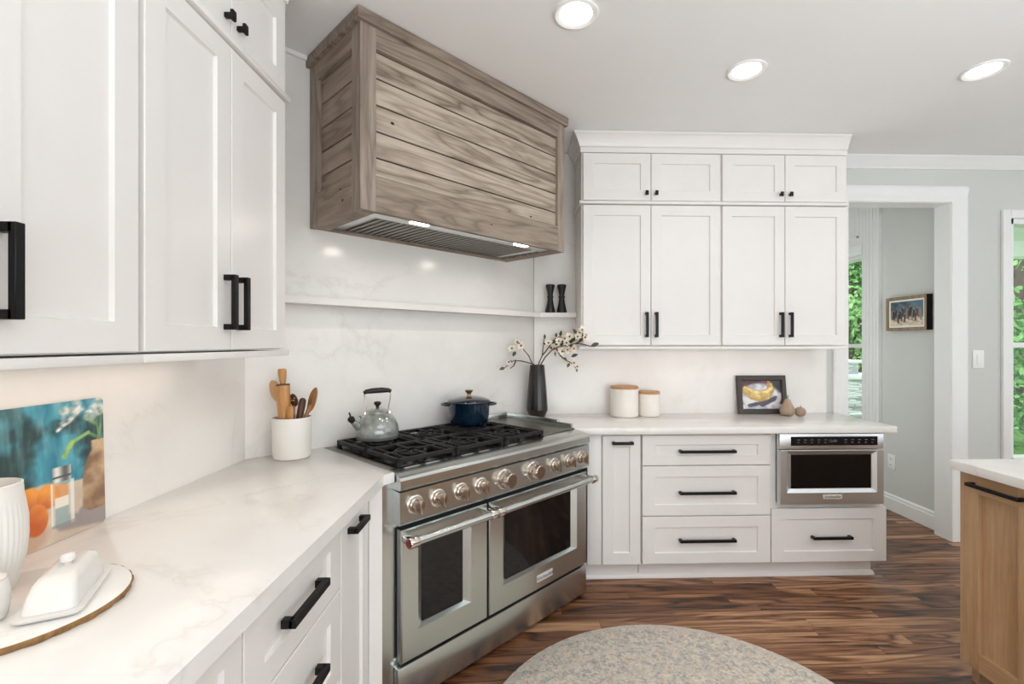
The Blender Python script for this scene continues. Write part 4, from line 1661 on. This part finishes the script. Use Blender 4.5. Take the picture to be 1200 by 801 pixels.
def branch(name, label, stems, leaves, flowers):
    r = root(name, label, 'branch', (VX, VY, ZT), 0, 'blossom branches in the black vase')
    m = MB()
    for st in stems:
        pts = [p for p in st]
        n = len(pts)
        m.tube(pts, [.0042 * (1 - .55 * i / (n - 1)) + .0006 for i in range(n)], 7)
    m.build('stem', M['bark'], r)
    l = MB()
    for (p, d, L, W) in leaves:
        leaf_mesh(l, p, Vector(d), L, W)
    l.build('leaves', M['leaf'], r, smooth=60)
    for (p, s, fc) in flowers:
        flower(r, p, s, Vector(fc))


foot = Vector((.0, .0, .06))
branch('blossom_branch', 'blossom branch leaning left out of the black vase',
       [[Vector((.014, 0, .02)), Vector((-.01, 0, .30)), P(625, 426, -.005), P(611, 422, -.06), P(602, 421, -.10), P(597, 425, -.12), P(591, 430, -.14)],
        [Vector((.02, .01, .03)), Vector((-.008, .0, .3)), P(623, 425, -.005), P(619, 416, -.03), P(614, 410, -.05), P(609, 404, -.07), P(606, 402, -.08)],
        [P(604, 422, -.095), P(602, 427, -.11), P(598, 430, -.125)]],
       [(P(592, 429, -.14), (-1, -.5, -.35), .040, .022), (P(604, 411, -.07), (-.5, -.5, -.9), .042, .024), (P(608, 404, -.07), (-.3, -.3, .8), .032, .018),
        (P(600, 423, -.11), (-.8, -.4, .5), .03, .014)],
       [(P(600, 408, -.10), .030, (-.3, -1, .4)), (P(610, 405, -.07), .032, (.2, -1, .5)), (P(597, 423, -.125), .024, (-.4, -1, .1)), (P(606, 401, -.08), .026, (0, -.8, 1))])
branch('blossom_branch', 'blossom branch rising upright out of the black vase',
       [[Vector((-.012, 0, .03)), Vector((.004, 0, .3)), P(631, 425), P(635, 416, .01), P(636, 407, .02), P(637, 398, .02), P(638, 395, .02)],
        [P(635, 416, .01), P(639, 411, -.01), P(644, 404, -.02), P(650, 396, -.03), P(655, 394, -.04), P(661, 398, -.04)]],
       [(P(638, 397, .02), (0, -.2, 1), .036, .016), (P(651, 395, -.03), (-.1, -.3, 1), .032, .016), (P(655, 394, -.04), (.25, -.3, 1), .044, .02), (P(645, 402, -.02), (.8, -.5, .5), .05, .024),
        (P(648, 408, -.02), (.2, -.5, -.9), .06, .014), (P(652, 402, -.03), (.9, -.3, .1), .05, .022), (P(640, 404, .0), (-.6, -.5, .4), .035, .018)],
       [(P(642, 402, -.03), .032, (-.2, -1, .5)), (P(648, 408, -.04), .028, (.1, -1, 0)), (P(655, 401, -.06), .032, (.2, -1, .3)), (P(660, 397, -.05), .030, (.3, -1, .4))])
branch('blossom_branch', 'blossom branch bending right out of the black vase, past the cabinet corner',
       [[Vector((-.02, -.01, .03)), Vector((.006, -.01, .3)), P(634, 425, -.01), P(638, 418, -.03), P(645, 410, -.06), P(652, 406, -.09), P(662, 404, -.12), P(671, 402, -.16), P(679, 403, -.24), P(684, 405, -.29), P(688, 405, -.31)],
        [P(650, 407, -.08), P(655, 416, -.09), P(661, 421, -.10), P(667, 424, -.11), P(672, 430, -.12)],
        [P(671, 402, -.16), P(676, 398, -.25), P(676, 391, -.27), P(671, 390, -.27)]],
       [(P(684, 405, -.29), (1, .1, .35), .056, .026), (P(664, 402, -.13), (.5, -.5, .6), .05, .026), (P(659, 404, -.12), (.9, -.4, -.1), .055, .03), (P(667, 417, -.10), (.8, -.4, .3), .05, .024),
        (P(662, 420, -.10), (-.8, -.5, .2), .04, .018), (P(665, 424, -.11), (-.5, -.5, -.8), .038, .018), (P(672, 429, -.12), (.2, -.4, -1), .034, .014), (P(670, 392, -.24), (-.6, -.4, .8), .044, .022),
        (P(655, 405, -.10), (.3, -.6, .9), .05, .024), (P(668, 400, -.15), (.2, -.5, 1), .044, .022), (P(651, 404, -.09), (-.4, -.6, .7), .044, .024), (P(657, 408, -.10), (.1, -.6, -.9), .044, .022), (P(674, 401, -.2), (.4, -.5, .9), .046, .022), (P(676, 395, -.26), (.7, -.5, .4), .038, .02), (P(646, 408, -.07), (-.5, -.6, .2), .036, .02)],
       [(P(657, 411, -.11), .036, (-.1, -1, .1)), (P(671, 395, -.24), .032, (.1, -1, .4)), (P(675, 388, -.28), .034, (.3, -1, .7)), (P(668, 408, -.16), .030, (.4, -1, 0)), (P(669, 424, -.13), .030, (.4, -1, .2)),
        (P(673, 428, -.12), .020, (.5, -1, -.2)), (P(664, 395, -.16), .034, (-.1, -1, .6)), (P(653, 400, -.10), .034, (-.3, -1, .5)), (P(662, 409, -.13), .032, (.2, -1, -.1)), (P(678, 396, -.27), .030, (.5, -1, .3)), (P(661, 402, -.13), .030, (0, -1, .7))])

jars = [(.700, 3.150, .0925, .182, 'taller white canister with a wooden lid on the back worktop'), (.868, 3.160, .0725, .146, 'shorter white canister with a wooden lid on the back worktop')]
for x, y, r_, h, lb in jars:
    j = root('storage_jar', lb, 'canister', (x, y, ZT), 0, 'wooden lidded canisters')
    MB().lathe([(r_ * .93, 0), (r_ * .985, .003), (r_, .012), (r_, h - .004), (r_ * .985, h)], 64).build('body', M['jar'], j)
    MB().lathe([(r_ * .97, h + .0006), (r_ * 1.0, h + .003), (r_ * 1.0, h + .013), (r_ * .96, h + .017)], 64).build('lid', M['lidwood'], j)
    MB().lathe([(r_ * .985, h - .002), (r_ * .975, h + .0005)], 48).build('seal', M['plastic'], j)

pr = root('wooden_pear', 'pale carved wooden pear in front of the banana picture', 'ornament', (1.792, 3.128, ZT))
MB().lathe([(.018, 0), (.034, .004), (.045, .018), (.0475, .034), (.043, .052), (.032, .072), (.023, .090), (.018, .104), (.010, .112), (.004, .113)], 36).build('body', M['pear'], pr)
MB().tube([(0, 0, .110), (.002, 0, .122), (.005, 0, .134)], [.003, .0026, .003], 8).build('stem', M['bark'], pr)
ap = root('wooden_apple', 'small pale carved wooden apple beside the wooden pear', 'ornament', (1.872, 3.115, ZT))
MB().lathe([(.014, 0), (.026, .004), (.034, .018), (.0345, .032), (.028, .048), (.016, .056), (.006, .053)], 36).build('body', M['pear'], ap)
MB().tube([(0, 0, .050), (.001, 0, .060), (.004, 0, .068)], [.0026, .0022, .0026], 8).build('stem', M['bark'], ap)

for x, lb in ((.208, 'black turned pepper mill on the shelf, farther from the cabinets'), (.286, 'black turned pepper mill on the shelf, closer to the tall cabinet')):
    pm = root('pepper_mill', lb, 'mill', (x, 3.195, 1.6034), 0, 'black turned mills')
    MB().lathe([(.033, 0), (.034, .004), (.033, .012), (.026, .045), (.020, .075), (.0178, .095), (.0185, .100), (.022, .103), (.022, .109), (.018, .112)], 32).build('body', M['black_wood'], pm)
    MB().lathe([(.018, .1122), (.0178, .12), (.022, .145), (.029, .172), (.031, .180), (.030, .187), (.022, .190)], 32).build('head', M['black_wood'], pm)

# ---------------------------------------------------------------- outdoors
gd = MB()
gd.box(3.3, 40, -4, 44, -.45, -.35)
struct(gd.build('ground', M['grass'], smooth=0))
hl = MB()
NXg, NYg = 30, 30
vv = {}
for i in range(NXg + 1):
    for j in range(NYg + 1):
        x, y = 6 + i * 1.0, -2 + j * 1.4
        h = -.36 + .30 * max(0, (x - 7.5) * .62 + (y - 7.5) * .45) * 1.6 + .25 * fbm(x, y, .25, 3)
        vv[i, j] = hl.bm.verts.new((x, y, h if (x + y) > 14.5 else -.36))
for i in range(NXg):
    for j in range(NYg):
        hl.face([vv[i, j], vv[i + 1, j], vv[i + 1, j + 1], vv[i, j + 1]])
struct(hl.build('hillside', M['grass'], smooth=180))

sw_ = root('stone_fence', 'pale stacked stone garden wall outside the hall window', 'garden wall', (5.3, 7.2, -.35))
MB().box(-1.3, 1.0, -.2, .2, 0, 1.20).build('stonework', M['stone'], sw_, smooth=0)
MB().box(-1.34, 1.04, -.24, .24, 1.20, 1.275, .012).build('coping', M['cap'], sw_, smooth=30)
pi_ = root('stone_pier', 'short stone pier with a flat cap on the garden wall', 'pier', (5.02, 7.2, .926))
MB().box(-.13, .13, -.13, .13, 0, .17).build('shaft', M['stone'], pi_, smooth=0)
MB().box(-.22, .22, -.2, .2, .17, .215, .01).build('cap', M['cap'], pi_, smooth=30)
pr_ = root('porch_roof', 'white porch roof edge outside the kitchen window', 'roof', (6.0, 4.5, 0))
MB().box(-2.2, 3, -.55, .65, 2.5, 2.58).build('soffit', M['trim'], pr_, smooth=0)
MB().box(-2.2, 3, .45, .6, 2.33, 2.5).build('beam', M['trim'], pr_, smooth=0)
MB().lathe([(.09, -.36), (.09, 2.33)], 20, (-1.55, .525, 0)).build('post', M['trim'], pr_)


def tree(x, y, h, R, mat, label, seed, n=900, z0=-.36, leaf=.16):
    rnd = random.Random(seed)
    t = root('garden_tree', label, 'tree', (x, y, z0), 0, 'trees outside the windows')
    m = MB()
    m.tube([(0, 0, 0), (.05, .02, h * .3), (-.04, .05, h * .6), (0, 0, h * .85)], [.16, .12, .08, .03], 10)
    for k in range(5):
        a = rnd.uniform(0, 2 * PI)
        zz = h * rnd.uniform(.3, .6)
        m.tube([(0, .02, zz), (R * .4 * math.cos(a), R * .4 * math.sin(a), zz + h * .12), (R * .7 * math.cos(a), R * .7 * math.sin(a), zz + h * .2)], [.06, .04, .015], 6)
    m.build('trunk', M['trunk'], t)
    l = MB()
    cl = []
    for k in range(26):
        a, q = rnd.uniform(0, 2 * PI), math.sqrt(rnd.random())
        cl.append((R * q * math.cos(a), R * q * math.sin(a), h * rnd.uniform(.10, .98)))
    for k in range(n):
        c = cl[k % len(cl)]
        s = R * .42
        p = Vector((c[0] + max(-s, min(s, rnd.gauss(0, s * .7))), c[1] + max(-s, min(s, rnd.gauss(0, s * .7))), max(.1, c[2] + rnd.gauss(0, s * .8))))
        d = Vector((rnd.gauss(0, 1), rnd.gauss(0, 1), rnd.gauss(0, .7)))
        leaf_mesh(l, p, d, leaf * rnd.uniform(.7, 1.4), leaf * .6, up=Vector((rnd.gauss(0, 1), rnd.gauss(0, 1), .6)))
    l.build('foliage', mat, t, smooth=60)


tree(9.5, 13.1, 6.5, 1.0, M['tree1'], 'full green tree behind the stone garden wall, seen through the hall window', 1, 2600)
tree(6.3, 8.9, 2.6, .62, M['tree2'], 'light green low tree just beyond the stone garden wall', 2, 1500, leaf=.11)
tree(10.6, 9.7, 6.0, 1.0, M['tree2'], 'light green tree seen through the kitchen window', 3, 2600)
tree(7.95, 7.0, 2.2, .58, M['tree1'], 'low dark green tree seen through the kitchen window', 4, 1500, leaf=.11)
tree(14.6, 13.3, 9.0, 1.2, M['tree1'], 'tall dark green tree behind the light one, seen through the kitchen window', 5, 2600)
tree(12.4, 17.6, 9.0, 1.6, M['tree2'], 'tall light green tree far behind the stone garden wall', 6, 2600)
